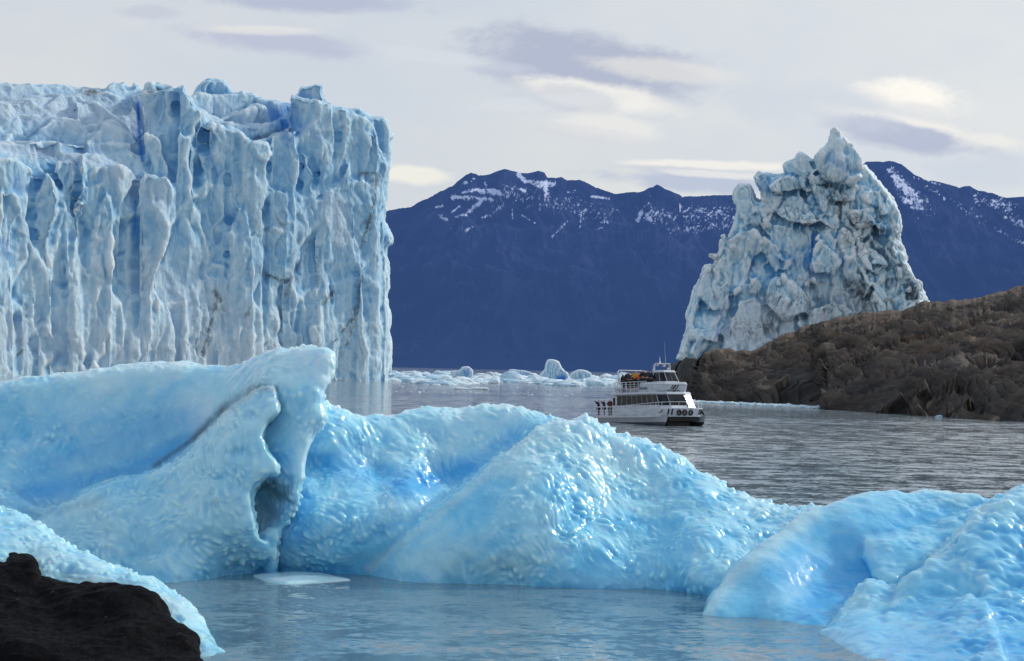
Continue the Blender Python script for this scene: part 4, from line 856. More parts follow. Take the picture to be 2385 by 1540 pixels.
# ------------------------------------------------------------------ mountains
def zM(l): return [tuple([873.5 + p[0] * .3781, 349.4 + p[1] * .3781] + ([873.5 + p[2] * .3781, 349.4 + p[3] * .3781] + list(p[4:]) if len(p) > 2 else [])) for p in l]
def mountain(name, label, crest, Yc, Ys, x0, x1, NU, NV, snowcaps, field, seed, rock=0):
    xs = np.linspace(x0, x1, NU)
    cy = np.interp(xs, [p[0] for p in crest], [p[1] for p in crest])
    k0 = np.c_[xs * .045, xs * 0, xs * 0]
    cy = cy + 2.6 * ridged(k0, 4, seed) * 1. - 1.2
    C = at(xs, cy, Yc); zc = C[:, 2]
    v = np.linspace(0, 1, NV); rows = []
    for vv in v:      # crest to shore
        Y = Yc + (Ys - Yc) * vv; rows.append(np.c_[C[:, 0] * Y / Yc, np.full(NU, Y), zc * (1 - vv) ** 1.12 - 25 * (vv == 1)])
    A = np.array([np.c_[C[:, 0] * 1.1, np.full(NU, Yc * 1.1), zc * .6], np.c_[C[:, 0] * 1.04, np.full(NU, Yc * 1.04), zc * .86]] + rows)
    P = A.reshape(-1, 3); nr = len(A); idx = np.arange(nr * NU).reshape(nr, NU)
    q = np.stack([idx[:-1, :-1].ravel(), idx[1:, :-1].ravel(), idx[1:, 1:].ravel(), idx[:-1, 1:].ravel()], 1)
    vv = np.repeat(np.r_[0, 0, v], NU)
    W = P + 90 * np.c_[fbm(P / 420, 3, 1), fbm(P / 420, 3, 2), P[:, 2] * 0]
    S = np.array([170., 520., 520.])
    gul = ridged(W / S, 5, seed + 3); big = ridged(W / np.array([520., 900., 900.]), 3, seed + 9)
    H = (70 * (gul - .6) + 90 * (big - .6)) * np.clip(vv * 6, 0, 1) * np.clip((1 - vv) * 3, 0, 1)
    P2 = P.copy(); P2[:, 2] += H
    lim = zc[None, :].repeat(nr, 0).ravel() * P[:, 1] / Yc - 2 + (P[:, 1] - Yc) / Yc * -6
    P2[:, 2] = np.where(vv > 0, np.minimum(P2[:, 2], CAMH + (lim - CAMH)), P2[:, 2])
    me = np_mesh(name, P2, q)
    px, py = proj(P2)
    rel = (zc[None, :].repeat(nr, 0).ravel() - P2[:, 2])
    big_m = caps(px, py, snowcaps)
    st = ridged(np.c_[px * .09 + .8 * fbm(np.c_[px, py, px * 0] * .03, 3), py * .20 - px * .03, px * 0], 4, seed + 5)
    st2 = ridged(np.c_[(px + py * .9) * .17, (py - px * .5) * .06, px * 0], 4, seed + 6)
    fl = field(px, py)
    sn = np.maximum(sst(big_m + .42 * (st - .5) + .25 * (st2 - .5), .52, .66), sst(fl * (.45 * st + .65 * st2) + (fl - 1) * .35, .50, .72))
    setattrf(me, 'snow', np.clip(sn, 0, 1))
    setattrf(me, 'gul', gul)
    t = NT(name + '_material'); g = t.n('ShaderNodeNewGeometry').outputs['Position']
    z = t.n('ShaderNodeSeparateXYZ', i_0=g).outputs[2]
    n = t.noise(g, .006, 6, .6)
    hi = t.mapr(z, 250., 640.)
    c = t.mix(hi, t.mix(t.mapr(n, .35, .7), (.004, .009, .025), (.008, .014, .032)), t.mix(t.mapr(n, .35, .7), (.008, .014, .045), (.022, .030, .072)))
    c = t.mix(t.mapr(t.attr('gul'), .55, .95, 0., .5), c, t.mix(hi, (.008, .016, .036), (.045, .055, .10)))  # ridges lightened in the colour as relief shading
    sn_ = t.math('MULTIPLY', t.attr('snow'), t.mapr(t.noise(g, .022, 5, .7), .28, .5))
    c = t.mix(sn_, c, (.52, .56, .68))
    p = t.pbr(c, .9, t.bump(t.noise(g, .012, 6, .65), .6, 40.), Specular_IOR_Level=.0)
    em = t.n('ShaderNodeEmission', i_0=(.135, .295, .80, 1), i_1=.205)    # blue haze before the range, painted as a glow on its slopes
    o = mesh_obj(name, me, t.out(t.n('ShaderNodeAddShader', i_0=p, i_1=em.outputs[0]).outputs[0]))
    tag(o, label, kind='structure'); return o
if 'mount' not in DEV:
    cr = [(500, 640), (700, 560), (850, 505), (905, 490), (935, 485), (955, 484), (1000, 460), (1060, 430), (1082, 412), (1098, 403), (1115, 410), (1145, 405), (1175, 395), (1205, 403), (1232, 403), (1252, 398), (1268, 402), (1275, 414), (1295, 415), (1307, 412), (1320, 419), (1345, 419), (1360, 424), (1400, 443), (1430, 452), (1490, 448), (1530, 431), (1560, 445), (1590, 459), (1640, 456), (1710, 455), (1800, 470), (1900, 500), (2100, 560), (2500, 640)]
    sc = zM([(530, 215, 560, 200, 14, .9), (600, 190, 615, 180, 12, .8), (540, 262, 640, 242, 14, .9), (640, 250, 780, 265, 22, 1.), (480, 292, 720, 302, 18, .95), (650, 320, 560, 400, 15, .95), (540, 400, 500, 412, 9, .9), (470, 385, 520, 348, 8, .9), (680, 205, 684, 225, 12, .9), (365, 352, 415, 345, 12, .9), (400, 405, 440, 435, 18, .85), (660, 415, 740, 400, 10, .85), (730, 390, 792, 330, 8, .85), (560, 500, 600, 475, 12, .7), (885, 150, 925, 195, 18, 1.), (930, 195, 1060, 210, 16, .95), (1010, 215, 1090, 205, 26, 1.), (1050, 235, 1060, 275, 26, 1.), (900, 240, 925, 255, 12, .85), (870, 310, 880, 310, 14, .8), (845, 365, 847, 420, 6, .9), (900, 400, 1000, 460, 5, .85), (1195, 430, 1085, 540, 5, .8), (1270, 400, 1262, 480, 8, .8), (1330, 285, 1440, 300, 9, .85), (1365, 440, 1460, 455, 8, .7), (1360, 490, 1400, 480, 6, .7), (1190, 260, 1240, 250, 10, .7), (1640, 385, 1620, 430, 20, 1.), (1670, 400, 1700, 430, 18, 1.), (1690, 270, 1700, 290, 8, .8), (1685, 330, 1700, 340, 8, .8), (1878, 330, 1880, 385, 5, 1.), (1710, 375, 1740, 390, 10, .8), (2000, 360, 2060, 355, 10, .8)])
    sc = [(a, b, c_, d, w_ * .3781 * 1.15, s_) for a, b, c_, d, w_, s_ in sc]
    def fieldL(x, y):
        m = caps(x, y, [(1060, 440, 1180, 500, 45, .85), (1180, 450, 1420, 500, 55, 1.0), (1500, 500, 1720, 500, 42, 1.15), (1560, 540, 1700, 520, 26, 1.1), (1050, 530, 1120, 530, 22, .8), (1640, 480, 1700, 470, 30, .8)])
        return m
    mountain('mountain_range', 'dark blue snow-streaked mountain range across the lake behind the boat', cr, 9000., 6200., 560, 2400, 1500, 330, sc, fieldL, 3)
    cr2 = [(1700, 560), (1850, 470), (1950, 410), (2005, 388), (2018, 377), (2050, 378), (2078, 375), (2100, 384), (2130, 408), (2165, 422), (2200, 428), (2232, 438), (2258, 433), (2280, 446), (2310, 450), (2345, 462), (2385, 460), (2450, 440), (2560, 470), (2800, 520), (3100, 600)]
    def zq(l): return [(1543 + a * .397, 262 + b * .397, 1543 + c_ * .397, 262 + d * .397, w_, s_) for a, b, c_, d, w_, s_ in l]
    sc2 = zq([(1345, 345, 1400, 430, 14, 1.), (1370, 380, 1500, 530, 17, 1.), (1400, 500, 1500, 560, 13, .8), (1480, 380, 1620, 420, 6, .7), (1620, 520, 1800, 590, 4, .6), (1500, 620, 1520, 640, 3, .6), (1850, 520, 1960, 480, 4, .5)])
    def fieldR(x, y): return caps(x, y, zq([(1400, 450, 1560, 560, 34, 1.15), (1560, 440, 1900, 640, 26, 1.0), (1850, 500, 2050, 560, 26, 1.25), (1900, 660, 2150, 780, 20, 1.0), (2000, 600, 2150, 660, 26, 1.2), (1760, 540, 2000, 720, 18, .9)]))
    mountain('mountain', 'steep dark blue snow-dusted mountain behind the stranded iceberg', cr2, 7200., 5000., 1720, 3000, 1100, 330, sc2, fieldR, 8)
# ------------------------------------------------------------------ tour boat
if 'boat' not in DEV:
    class MB:
        def __init__(s): s.bm = bmesh.new()
        def pts(s, P): return [s.bm.verts.new(L3(p)) for p in P]
        def loft(s, rings, cap=True):
            R = [s.pts(r) for r in rings]; n = len(R[0])
            for a, b in zip(R, R[1:]):
                for i in range(n): s.bm.faces.new((a[i], a[(i + 1) % n], b[(i + 1) % n], b[i]))
            if cap: s.bm.faces.new(R[0][::-1]); s.bm.faces.new(R[-1])
            return s
        def box(s, a, b):
            (x0, y0, z0), (x1, y1, z1) = a, b
            q = lambda z: [(x0, y0, z), (x1, y0, z), (x1, y1, z), (x0, y1, z)]
            return s.loft([q(z0), q(z1)])
        def tube(s, P, r, n=8):
            P = [Vector(p) for p in P]; rings = []
            for i, p in enumerate(P):
                d = (P[min(i + 1, len(P) - 1)] - P[max(i - 1, 0)]).normalized()
                u = d.orthogonal().normalized() if i == 0 else (u - d * u.dot(d)).normalized()
                w_ = d.cross(u); rr = r if not isinstance(r, (list, tuple)) else r[i]
                rings.append([tuple(p + (u * math.cos(a) + w_ * math.sin(a)) * rr) for a in [k * 6.2832 / n for k in range(n)]])
            return s.loft(rings)
        def panel(s, quad, u0, u1, v0, v1, off=.015, th=.02):
            a, b, c, d = [Vector(p) for p in quad]        # bottom left, bottom right, top right, top left
            f = lambda u, v: (a * (1 - u) + b * u) * (1 - v) + (d * (1 - u) + c * u) * v
            n = (b - a).cross(d - a).normalized()
            P = [f(u0, v0), f(u1, v0), f(u1, v1), f(u0, v1)]
            return s.loft([[tuple(p + n * (off - th)) for p in P], [tuple(p + n * off) for p in P]])
        def build(s, name, mat, parent, bevel=0., smooth=False):
            bmesh.ops.recalc_face_normals(s.bm, faces=s.bm.faces)
            me = bpy.data.meshes.new(name); s.bm.to_mesh(me); s.bm.free()
            if smooth: smoothshade(me)
            o = mesh_obj(name, me, mat, parent)
            if bevel:
                m = o.modifiers.new('b', 'BEVEL'); m.width = bevel; m.segments = 2; m.limit_method = 'ANGLE'
            return o
    def L3(p): return (p[0] - 6.7, p[1] - 2.8, p[2])
    cs = at([1549], [993], wd(1549, 993))[0]; fx = np.array([.545, -.8387, 0]); fy = np.array([.8387, .545, 0])
    root = bpy.data.objects.new('tour_boat', None); col.objects.link(root)
    c0 = cs - fx * 6.7 + fy * 2.8
    root.location = (c0[0], c0[1], 0.0); root.rotation_euler = (0, R_(-2.6), math.atan2(-.8387, .545)); root.scale = (1, 1, 1.06)
    tag(root, 'white two-deck catamaran tour boat crowded with passengers beside the brown rock', 'tour boat')
    def paint(name, lo, z, k=1.):
        t = NT(name); g = t.n('ShaderNodeTexCoord').outputs['Object']; zz = t.n('ShaderNodeSeparateXYZ', i_0=g).outputs[2]
        n = t.noise(t.mapping(g, (.6, .6, 2.)), 1.6, 6, .6)
        c = t.mix(t.mapr(n, .35, .7), tuple(k * v_ for v_ in (.42, .46, .53)), tuple(k * v_ for v_ in (.58, .61, .66)))
        st = t.mapr(t.noise(t.mapping(g, (4, 4, .35)), 2., 5, .7), .58, .75, 0, .35)
        c = t.mix(st, c, (.34, .32, .30))
        c = t.mix(t.mapr(zz, z - .015, z + .015), lo, c)
        return t.out(t.pbr(c, .32, t.bump(n, .1, .02), Coat_Weight=.2))
    WH = paint('white_boat_paint', (.6, .6, .62), -9); HULLM = paint('hull_paint', (.012, .016, .035), .16, .62)
    t = NT('tinted_glass'); g = t.n('ShaderNodeTexCoord').outputs['Object']
    GL = t.out(t.pbr(t.mix(t.mapr(t.noise(g, 1.3, 4), .35, .65), (.004, .005, .008), (.02, .022, .032)), .05, None, IOR=1.5, Specular_IOR_Level=.22))
    GS_ = simple('sunlit_glass', (.02, .02, .03), .06, 0, 0)
    DK = simple('tunnel_shade_and_stripe_black', (.012, .013, .017), .6); RB = simple('black_rubber', (.012, .012, .014), .7, 0, .01)
    MT = simple('white_rail_paint', (.66, .68, .72), .35, 0, 0); GR = simple('grey_deck_paint', (.33, .35, .38), .7)
    GN = simple('dark_green_sign', (.015, .045, .035), .5, 0, 0); WT = simple('white_lettering', (.8, .8, .8), .5, 0, 0); BT = simple('dark_lettering', (.03, .04, .07), .5, 0, 0)
    LG = simple('pale_canister_shell', (.62, .66, .72), .4, 0, .01)
    # demi-hulls
    for yc, nm in ((.78, 'hull'), (4.82, 'hull')):
        m = MB(); rings = []; y_c = yc
        for x, hw, zb in ((0, .66, -.45), (4, .68, -.7), (9, .62, -.7), (11.4, .42, -.65), (12.6, .20, -.5), (13.2, .05, -.2)):
            rake = .55 if x > 12.5 else (.3 if x > 11 else 0); yc = y_c + (hw - .72) * (1 if y_c < 2 else -1)
            rings.append([(x, yc - hw * .25, zb), (x, yc + hw * .25, zb), (x + rake * .4, yc + hw * .8, -.05), (x + rake * .7, yc + hw, .5), (x + rake, yc + hw * 1.03, .86), (x + rake, yc - hw * 1.03, .86), (x + rake * .7, yc - hw, .5), (x + rake * .4, yc - hw * .8, -.05)])
        yc = y_c; m.loft(rings); h = m.build(nm, HULLM, root, .02)
        m = MB(); ys = yc - .80 if yc < 2 else yc + .80
        m.tube([(0, ys, .66), (6, ys, .66), (11.5, ys, .66)], .05); m.build('rubbing_strake', GR, h)
    m = MB(); m.box((.6, 1.15, -.3), (12.3, 4.45, .69)); m.box((12.3, .62, .3), (13.25, 4.98, .69)); m.build('tunnel_shade', DK, root)  # black block stands in for the shade between the hulls
    # deck and bulwarks
    plan = [(0, 0), (12.5, 0), (13.35, .35), (13.85, 1.3), (14., 2.8), (13.85, 4.3), (13.35, 5.25), (12.5, 5.6), (0, 5.6)]
    m = MB(); m.loft([[(x, y, .70) for x, y in plan], [(x + .03, y, .86) for x, y in plan]]); m.build('main_deck', WH, root, .02)
    pb = [(3.7, .02), (12.5, .02), (13.35, .37), (13.85, 1.3), (14., 2.8), (13.85, 4.3), (13.35, 5.23), (12.5, 5.58), (3.7, 5.58)]
    def fl(z, f): return [(6 + (x - 6) * (1 + f * .025 if x > 12 else 1), 2.8 + (y - 2.8) * (1 + f * .015), z + (.20 if x > 11 and z > 1 else 0)) for x, y in pb]
    m = MB(); m.loft([fl(.865, 0), fl(1.38, 1), fl(1.42, .6)]); bw = m.build('bulwark', WH, root, .03)
    # lower cabin
    lo = [(3.7, .5), (11.9, .5), (12.85, 1.5), (12.92, 3.75), (12.62, 5.1), (3.7, 5.1)]
    tp = [(3.7, .6), (11.15, .6), (11.9, 1.5), (11.97, 3.75), (11.7, 5.0), (3.7, 5.0)]
    lo3 = [(x, y, 1.40) for x, y in lo]; tp3 = [(x, y, 3.12) for x, y in tp]
    m = MB(); m.loft([lo3, tp3]); cab = m.build('cabin', WH, root, .03)
    for i, (n_, u0, u1, v0, v1) in enumerate(((8, .015, .995, .34, .955), (2, .02, .98, .30, .95), (2, .01, .985, .30, .95), (1, .04, .93, .26, .95))):
        q = (lo3[i], lo3[i + 1], tp3[i + 1], tp3[i])
        for k in range(n_):
            m = MB(); g_ = .004
            m.panel(q, u0 + (u1 - u0) * k / n_ + g_, u0 + (u1 - u0) * (k + 1) / n_ - g_, v0, v1); m.build('window', GL, cab)
    # sunlit corner pane: raked and turned a little to port
    sl_ = MB(); q = (lo3[3], lo3[4], tp3[4], tp3[3])
    cpos = c0 + fx * 5.5 + fy * 1.6
    v2c = CAM - np.array([cpos[0], cpos[1], 2.5]); v2c /= np.linalg.norm(v2c); hv = sdir + v2c; hv /= np.linalg.norm(hv)
    Rm = root.rotation_euler.to_matrix().transposed(); hl = Rm @ Vector(hv.tolist())
    ctr = sum((Vector(p) for p in q), Vector()) / 4 + Vector((.05, -.05, .08))
    side = Vector((0, 0, 1)).cross(hl).normalized(); upv = hl.cross(side).normalized()
    P = []
    for a, b in ((-.52, -.72), (.44, -.72), (.52, -.62), (.50, .56), (.42, .70), (-.44, .70), (-.52, .62)):
        P.append(tuple(ctr + side * a + upv * b + hl * .05))
    sl_.loft([[tuple(Vector(p) - hl * .03) for p in P], P]); sp = sl_.build('window', GS_, cab); sp['label'] = 'front corner window flashing with reflected sun'
    # aft end of the cabin
    m = MB(); m.box((3.0, 4.0, .86), (3.69, 5.0, 3.12)); m.build('stair_housing', WH, root, .03)
    m = MB(); m.box((2.95, .55, .86), (3.69, 1.55, 3.12)); aw = m.build('stair_housing', WH, root, .03)
    m = MB(); m.box((3.1, .52, 2.0), (3.52, .55, 2.85)); m.build('door_window', GL, aw)
    # upper deck
    ud = [(3.0, .35), (11.3, .35), (12.05, 1.45), (12.12, 3.85), (11.6, 5.25), (3.0, 5.25)]
    m = MB(); m.loft([[(x, y, 3.125) for x, y in ud], [(x - (.25 if x > 11 else 0), 2.8 + (y - 2.8) * .985, 3.36) for x, y in ud]]); m.build('upper_deck', WH, root, .04)
    m = MB(); m.box((4.3, .85, 3.365), (9.0, 4.7, 3.78)); m.build('raised_deck', GR, root, .02)
    fb = [(7.9, .62), (10.9, .62), (11.45, 1.25), (11.45, 4.35), (10.9, 4.98), (7.9, 4.98)]
    ft = [(8.1, .55), (11.1, .55), (11.85, 1.25), (11.85, 4.35), (11.1, 5.05), (8.1, 5.05)]
    fb3 = [(x, y, 3.365) for x, y in fb]; ft3 = [(x, y, 4.12) for x, y in ft]
    m = MB(); m.loft([fb3, ft3]); fas = m.build('upper_front', WH, root, .03)
    m = MB(); m.loft([[(x + .05, 2.8 + (y - 2.8) * 1.01, 4.125) for x, y in ft[:]], [(x - .05, 2.8 + (y - 2.8) * .95, 4.40) for x, y in ft]]); m.build('visor', WH, root, .05)
    # wheelhouse
    wl = [(9.3, 1.45), (10.75, 1.45), (11.35, 2.0), (11.35, 3.7), (10.75, 4.25), (9.3, 4.25)]
    wt = [(9.35, 1.7), (10.2, 1.7), (10.65, 2.1), (10.65, 3.6), (10.2, 4.0), (9.35, 4.0)]
    wl3 = [(x, y, 4.405) for x, y in wl]; wt3 = [(x, y, 5.45) for x, y in wt]
    m = MB(); m.loft([wl3, wt3]); wh = m.build('wheelhouse', WH, root, .02)
    for i in range(5):
        q = (wl3[i], wl3[(i + 1)], wt3[(i + 1)], wt3[i])
        for k in range(2 if i == 2 else 1):
            n_ = 2 if i == 2 else 1; m = MB(); m.panel(q, .035 + .94 * k / n_ + .01 * k, .965 - .94 * (n_ - 1 - k) / n_ - .01 * (n_ - 1 - k), .07, .95); m.build('window', GL, wh)
    m = MB(); m.loft([[(x - .02 + .12 * (x > 10), 2.85 + (y - 2.85) * 1.1, 5.455) for x, y in wt], [(x - .08, 2.85 + (y - 2.85) * 1.0, 5.68) for x, y in wt]]); m.build('roof', WH, root, .04)
    # radar arch
    m = MB()
    for yy in (1.55, 4.15):
        yi = 1.78 if yy < 2 else 3.95
        m.loft([[(8.75, yy - .06, 3.4), (9.3, yy - .06, 3.4), (9.3, yy + .06, 3.4), (8.75, yy + .06, 3.4)], [(9.15, yi - .07, 6.2), (9.45, yi - .07, 6.2), (9.45, yi + .07, 6.2), (9.15, yi + .07, 6.2)], [(9.25, yi + (.14 if yy < 2 else -.14) - .05, 6.43), (9.55, yi + (.14 if yy < 2 else -.14) - .05, 6.43), (9.55, yi + (.14 if yy < 2 else -.14) + .05, 6.43), (9.25, yi + (.14 if yy < 2 else -.14) + .05, 6.43)]])
    m.box((9.22, 1.86, 6.34), (9.58, 3.87, 6.46)); arch = m.build('radar_arch', WH, root, .03)
    CP = simple('cream_plastic', (.6, .58, .5), .5, 0, 0)
    for a_, b_ in (((9.3, 2.95, 6.08), (9.5, 3.25, 6.33)), ((9.3, 2.05, 6.15), (9.5, 2.25, 6.33))):
        m = MB(); m.box(a_, b_); m.build('lamp', CP, arch)
    m = MB(); m.tube([(10.2, 3.0, 5.69), (10.2, 3.0, 5.85), (10.2, 3.0, 5.95)], [.14, .14, .05], 12); m.build('radar_dome', WH, root, 0, True)
    m = MB(); m.tube([(9.4, 3.3, 6.45), (9.4, 3.3, 7.0), (9.35, 3.2, 8.7)], [.022, .014, .006]); m.build('antenna', MT, arch)
    m = MB(); m.tube([(9.4, 2.5, 6.45), (9.4, 2.5, 6.7), (9.4, 2.47, 7.15)], [.12, .06, .015]); m.build('antenna', MT, arch)
    # aft frame
    m = MB()
    m.loft([[(3.75, .72, 3.37), (3.95, .72, 3.37), (3.95, .98, 3.37), (3.75, .98, 3.37)], [(3.75, .72, 4.6), (3.95, .72, 4.6), (3.95, .90, 4.6), (3.75, .90, 4.6)], [(3.75, .66, 5.72), (3.95, .66, 5.72), (3.95, .78, 5.72), (3.75, .78, 5.72)]])
    m.tube([(3.85, .72, 5.66), (3.85, .8, 5.78), (3.85, 1.0, 5.83), (3.85, 4.4, 5.83), (3.85, 4.75, 5.76), (3.85, 4.85, 5.6), (3.85, 4.85, 3.37)], .055); m.build('canopy_frame', MT, root)
    # rails
    def rail(name, path, z0s, zs, r=.022, step=.75, parent=root):
        m = MB(); P = [Vector((a, b, 0)) for a, b in path]
        tot = sum((P[i + 1] - P[i]).length for i in range(len(P) - 1)); n = max(int(tot / step), 1)
        def pos(s_):
            for i in range(len(P) - 1):
                l = (P[i + 1] - P[i]).length
                if s_ <= l + 1e-6: return P[i].lerp(P[i + 1], s_ / l), None
                s_ -= l
            return P[-1], None
        for k, zf in enumerate(zs):
            m.tube([(pos(tot * i / 24)[0].x, pos(tot * i / 24)[0].y, z0s(i / 24) + zf(i / 24)) for i in range(25)], r * (1.25 if k == len(zs) - 1 else .8), 6)
        for i in range(n + 1):
            p = pos(tot * i / n)[0]; m.tube([(p.x, p.y, z0s(i / n)), (p.x, p.y, z0s(i / n) + zs[-1](i / n))], r, 6)
        return m.build(name, MT, parent)
    rail('stern_rail', [(0.05, 5.5), (.05, .1), (3.7, .1)], lambda u: .86, [lambda u: .32, lambda u: .62, lambda u: .98], .026, .6)
    rail('side_rail', [(3.7, .1), (12.5, .1), (13.5, .5), (14.1, 1.4), (14.3, 2.8), (14.1, 4.2), (13.5, 5.1), (12.5, 5.5)], lambda u: 1.42 + .18 * min(u * 2, 1), [lambda u: .44 + .22 * min(u * 1.6, 1)], .022, .95)
    rail('upper_rail', [(3.1, 5.1), (3.1, .45), (8.0, .45)], lambda u: 3.36, [lambda u: .38, lambda u: .62, lambda u: .86, lambda u: 1.12], .026, .72)
    rail('upper_rail', [(8.0, .5), (9.3, .6)], lambda u: 4.12, [lambda u: .38 + .0 * u], .024, .6)
    # ladder, canister, tyres, stripes
    m = MB()
    for yy in (.75, 1.2): m.tube([(1.9, yy, 1.9), (2.95, yy, 3.4), (3.05, yy, 4.4)], .03, 6)
    for k in range(6):
        f = k / 6; m.tube([(1.9 + 1.05 * f, .75, 1.9 + 1.5 * f), (1.9 + 1.05 * f, 1.2, 1.9 + 1.5 * f)], .02, 6)
    m.tube([(1.9, .75, 1.9), (1.55, .75, .87)], .03, 6); m.tube([(1.9, 1.2, 1.9), (1.55, 1.2, .87)], .03, 6); m.build('ladder', MT, root)
    m = MB(); m.tube([(4.15, .12, 3.92), (4.2, .12, 3.92), (4.28, .12, 3.92), (4.7, .12, 3.92), (4.72, .12, 3.92), (5.15, .12, 3.92), (5.27, .12, 3.92), (5.33, .12, 3.92)], [.1, .26, .33, .33, .33, .33, .27, .1], 18); m.build('liferaft_canister', LG, root, 0, True)
    for yt in (1.45, 2.25, 3.08):
        m = MB(); ring = []
        for i in range(24):
            a = i / 24 * 6.2832; ring.append((a, [((.23 + .11 * math.cos(b)) * math.cos(a), .11 * math.sin(b), (.23 + .11 * math.cos(b)) * math.sin(a)) for b in [j / 8 * 6.2832 for j in range(8)]]))
        VV = [[(14.10 + p[1], yt + p[0], 1.14 + p[2]) for p in r[1]] for r in ring]
        rr = [m.pts(r) for r in VV]
        for i in range(24):
            for j in range(8): m.bm.faces.new((rr[i][j], rr[i][(j + 1) % 8], rr[(i + 1) % 24][(j + 1) % 8], rr[(i + 1) % 24][j]))
        m.build('tyre_fender', RB, root, 0, True)
    def bar(p, q, wd_=.1):
        m = MB(); a, b = Vector(p), Vector(q); n = Vector((wd_ / 2 * .6, wd_ / 2, 0)) if a.y > .1 else Vector((wd_ / 2, 0, 0))
        o_ = Vector((.05, -.03, 0)) if a.y > .3 else Vector((.02, -.05, 0))
        m.loft([[tuple(a - n), tuple(a + n), tuple(a + n + o_), tuple(a - n + o_)], [tuple(b - n), tuple(b + n), tuple(b + n + o_), tuple(b - n + o_)]]); m.build('bow_stripe', DK, root)
    bar((12.15, .0, 1.22), (12.45, .0, 1.10)); bar((12.45, .0, 1.10), (12.9, .08, 1.45), .14)
    bar((13.42, .38, .92), (13.55, .42, 1.52), .15); bar((13.62, .75, .92), (13.74, .8, 1.52), .15)
    bar((13.86, 4.35, .92), (13.9, 4.5, 1.50), .14); bar((13.72, 4.75, .92), (13.78, 4.88, 1.5), .14); bar((13.5, 5.15, 1.3), (13.45, 5.45, .9), .2)
    m = MB(); m.tube([(11.55, 2.75, 3.30), (11.75, 2.75, 3.30)], .16, 14); m.build('floodlight', RB, root)
    # lettering
    def text(s_, size, org, xdir, ydir, mat, name, parent):
        cu = bpy.data.curves.new(name, 'FONT'); cu.body = s_; cu.size = size; cu.extrude = .008; cu.align_x = 'CENTER'; cu.align_y = 'CENTER'; cu.resolution_u = 2
        to = bpy.data.objects.new(name, cu); col.objects.link(to)
        dg = bpy.context.evaluated_depsgraph_get(); me = bpy.data.meshes.new_from_object(to.evaluated_get(dg), depsgraph=dg); bpy.data.objects.remove(to)
        o = mesh_obj(name, me, mat, parent)
        X = Vector(xdir).normalized(); Y = (Vector(ydir) - X * Vector(ydir).dot(X)).normalized(); Z = X.cross(Y)
        o.matrix_local = Matrix.Translation(Vector(L3(org))) @ Matrix((X, Y, Z)).transposed().to_4x4(); return o
    q = (fb3[2], fb3[3], ft3[3], ft3[2]); fn = Vector((-.755, 0, .4)).normalized()
    fo = Vector((.755, 0, -.4)).normalized() * .03
    def fpt(u, v): return tuple((Vector(q[0]) * (1 - u) + Vector(q[1]) * u) * (1 - v) + (Vector(q[3]) * (1 - u) + Vector(q[2]) * u) * v)
    m = MB(); n_ = (Vector(q[1]) - Vector(q[0])).cross(Vector(q[3]) - Vector(q[0])).normalized()
    P = [Vector(fpt(*a)) for a in ((.31, .34), (.62, .34), (.66, .93), (.35, .93))]
    m.loft([[tuple(p - n_ * .01) for p in P], [tuple(p + n_ * .012) for p in P]]); sg = m.build('logo_panel', GN, root)
    m = MB()
    for (a, b) in (((.345, .36), (.44, .90)), ((.48, .36), (.565, .88)), ((.565, .88), (.60, .36))):
        A_, B_ = Vector(fpt(*a)), Vector(fpt(*b)); w_ = (B_ - A_).cross(n_).normalized() * .022
        m.loft([[tuple(x + n_ * .0125) for x in (A_ - w_, A_ + w_, B_ + w_, B_ - w_)], [tuple(x + n_ * .025) for x in (A_ - w_, A_ + w_, B_ + w_, B_ - w_)]])
    m.build('logo_strokes', WT, sg)
    text('HIELO Y AVENTURA', .205, tuple(Vector(fpt(.47, .17)) + n_ * .02), (0, 1, 0), (.48, 0, .755), BT, 'company_lettering', root)
    qs = (fb3[0], fb3[1], ft3[1], ft3[0])
    text('YAGAN', .46, (8.75, .585 - .03, 3.74), (1, 0, 0), (0, -.07, .755), BT, 'name_lettering', root)

    # ---------------------------------------------------------------- passengers
    def skin(name, P, E_, Rr, mat, parent, sub=1):
        me = bpy.data.meshes.new(name); me.from_pydata([tuple(p) for p in P], E_, [])
        o = bpy.data.objects.new(name, me); col.objects.link(o)
        m = o.modifiers.new('s', 'SKIN'); m.use_smooth_shade = True
        for v, r in zip(me.skin_vertices[0].data, Rr): v.radius = (r, r) if isinstance(r, float) else r
        me.skin_vertices[0].data[0].use_root = True
        s_ = o.modifiers.new('u', 'SUBSURF'); s_.levels = sub; s_.render_levels = sub
        dg = bpy.context.evaluated_depsgraph_get(); m2 = bpy.data.meshes.new_from_object(o.evaluated_get(dg), depsgraph=dg); bpy.data.objects.remove(o)
        smoothshade(m2); return mesh_obj(name, m2, mat, parent)
    SKIN = simple('skin', (.42, .26, .19), .6, 0, 0); cm = {}
    def cloth(c):
        if c not in cm: cm[c] = simple('fabric', c, .85, 0, .01, .3)
        return cm[c]
    def person(x, y, z, head, arms, jk, tr, hr, label, group, hgt=1.75, lean=0.):
        s_ = hgt / 1.75
        J = {'pel': (0, 0, .95), 'che': (.02 + lean * .5, 0, 1.25), 'nek': (.03 + lean, 0, 1.48), 'hd': (.06 + lean * 1.1, 0, 1.58), 'top': (.05 + lean * 1.1, 0, 1.70)}
        arm = {'down': ((.0, .24, 1.17), (.10, .26, .93)), 'cam': ((.22, .30, 1.36), (.26, .09, 1.60)), 'rail': ((.10, .27, 1.18), (.36, .22, 1.08)), 'mid': ((.06, .28, 1.18), (.28, .10, 1.20))}[arms]
        P = [J['pel'], J['che'], J['nek'], J['hd'], J['top']]; E_ = [(0, 1), (1, 2), (2, 3), (3, 4)]; Rr = [(.15, .12), (.17, .12), .055, .095, .07]
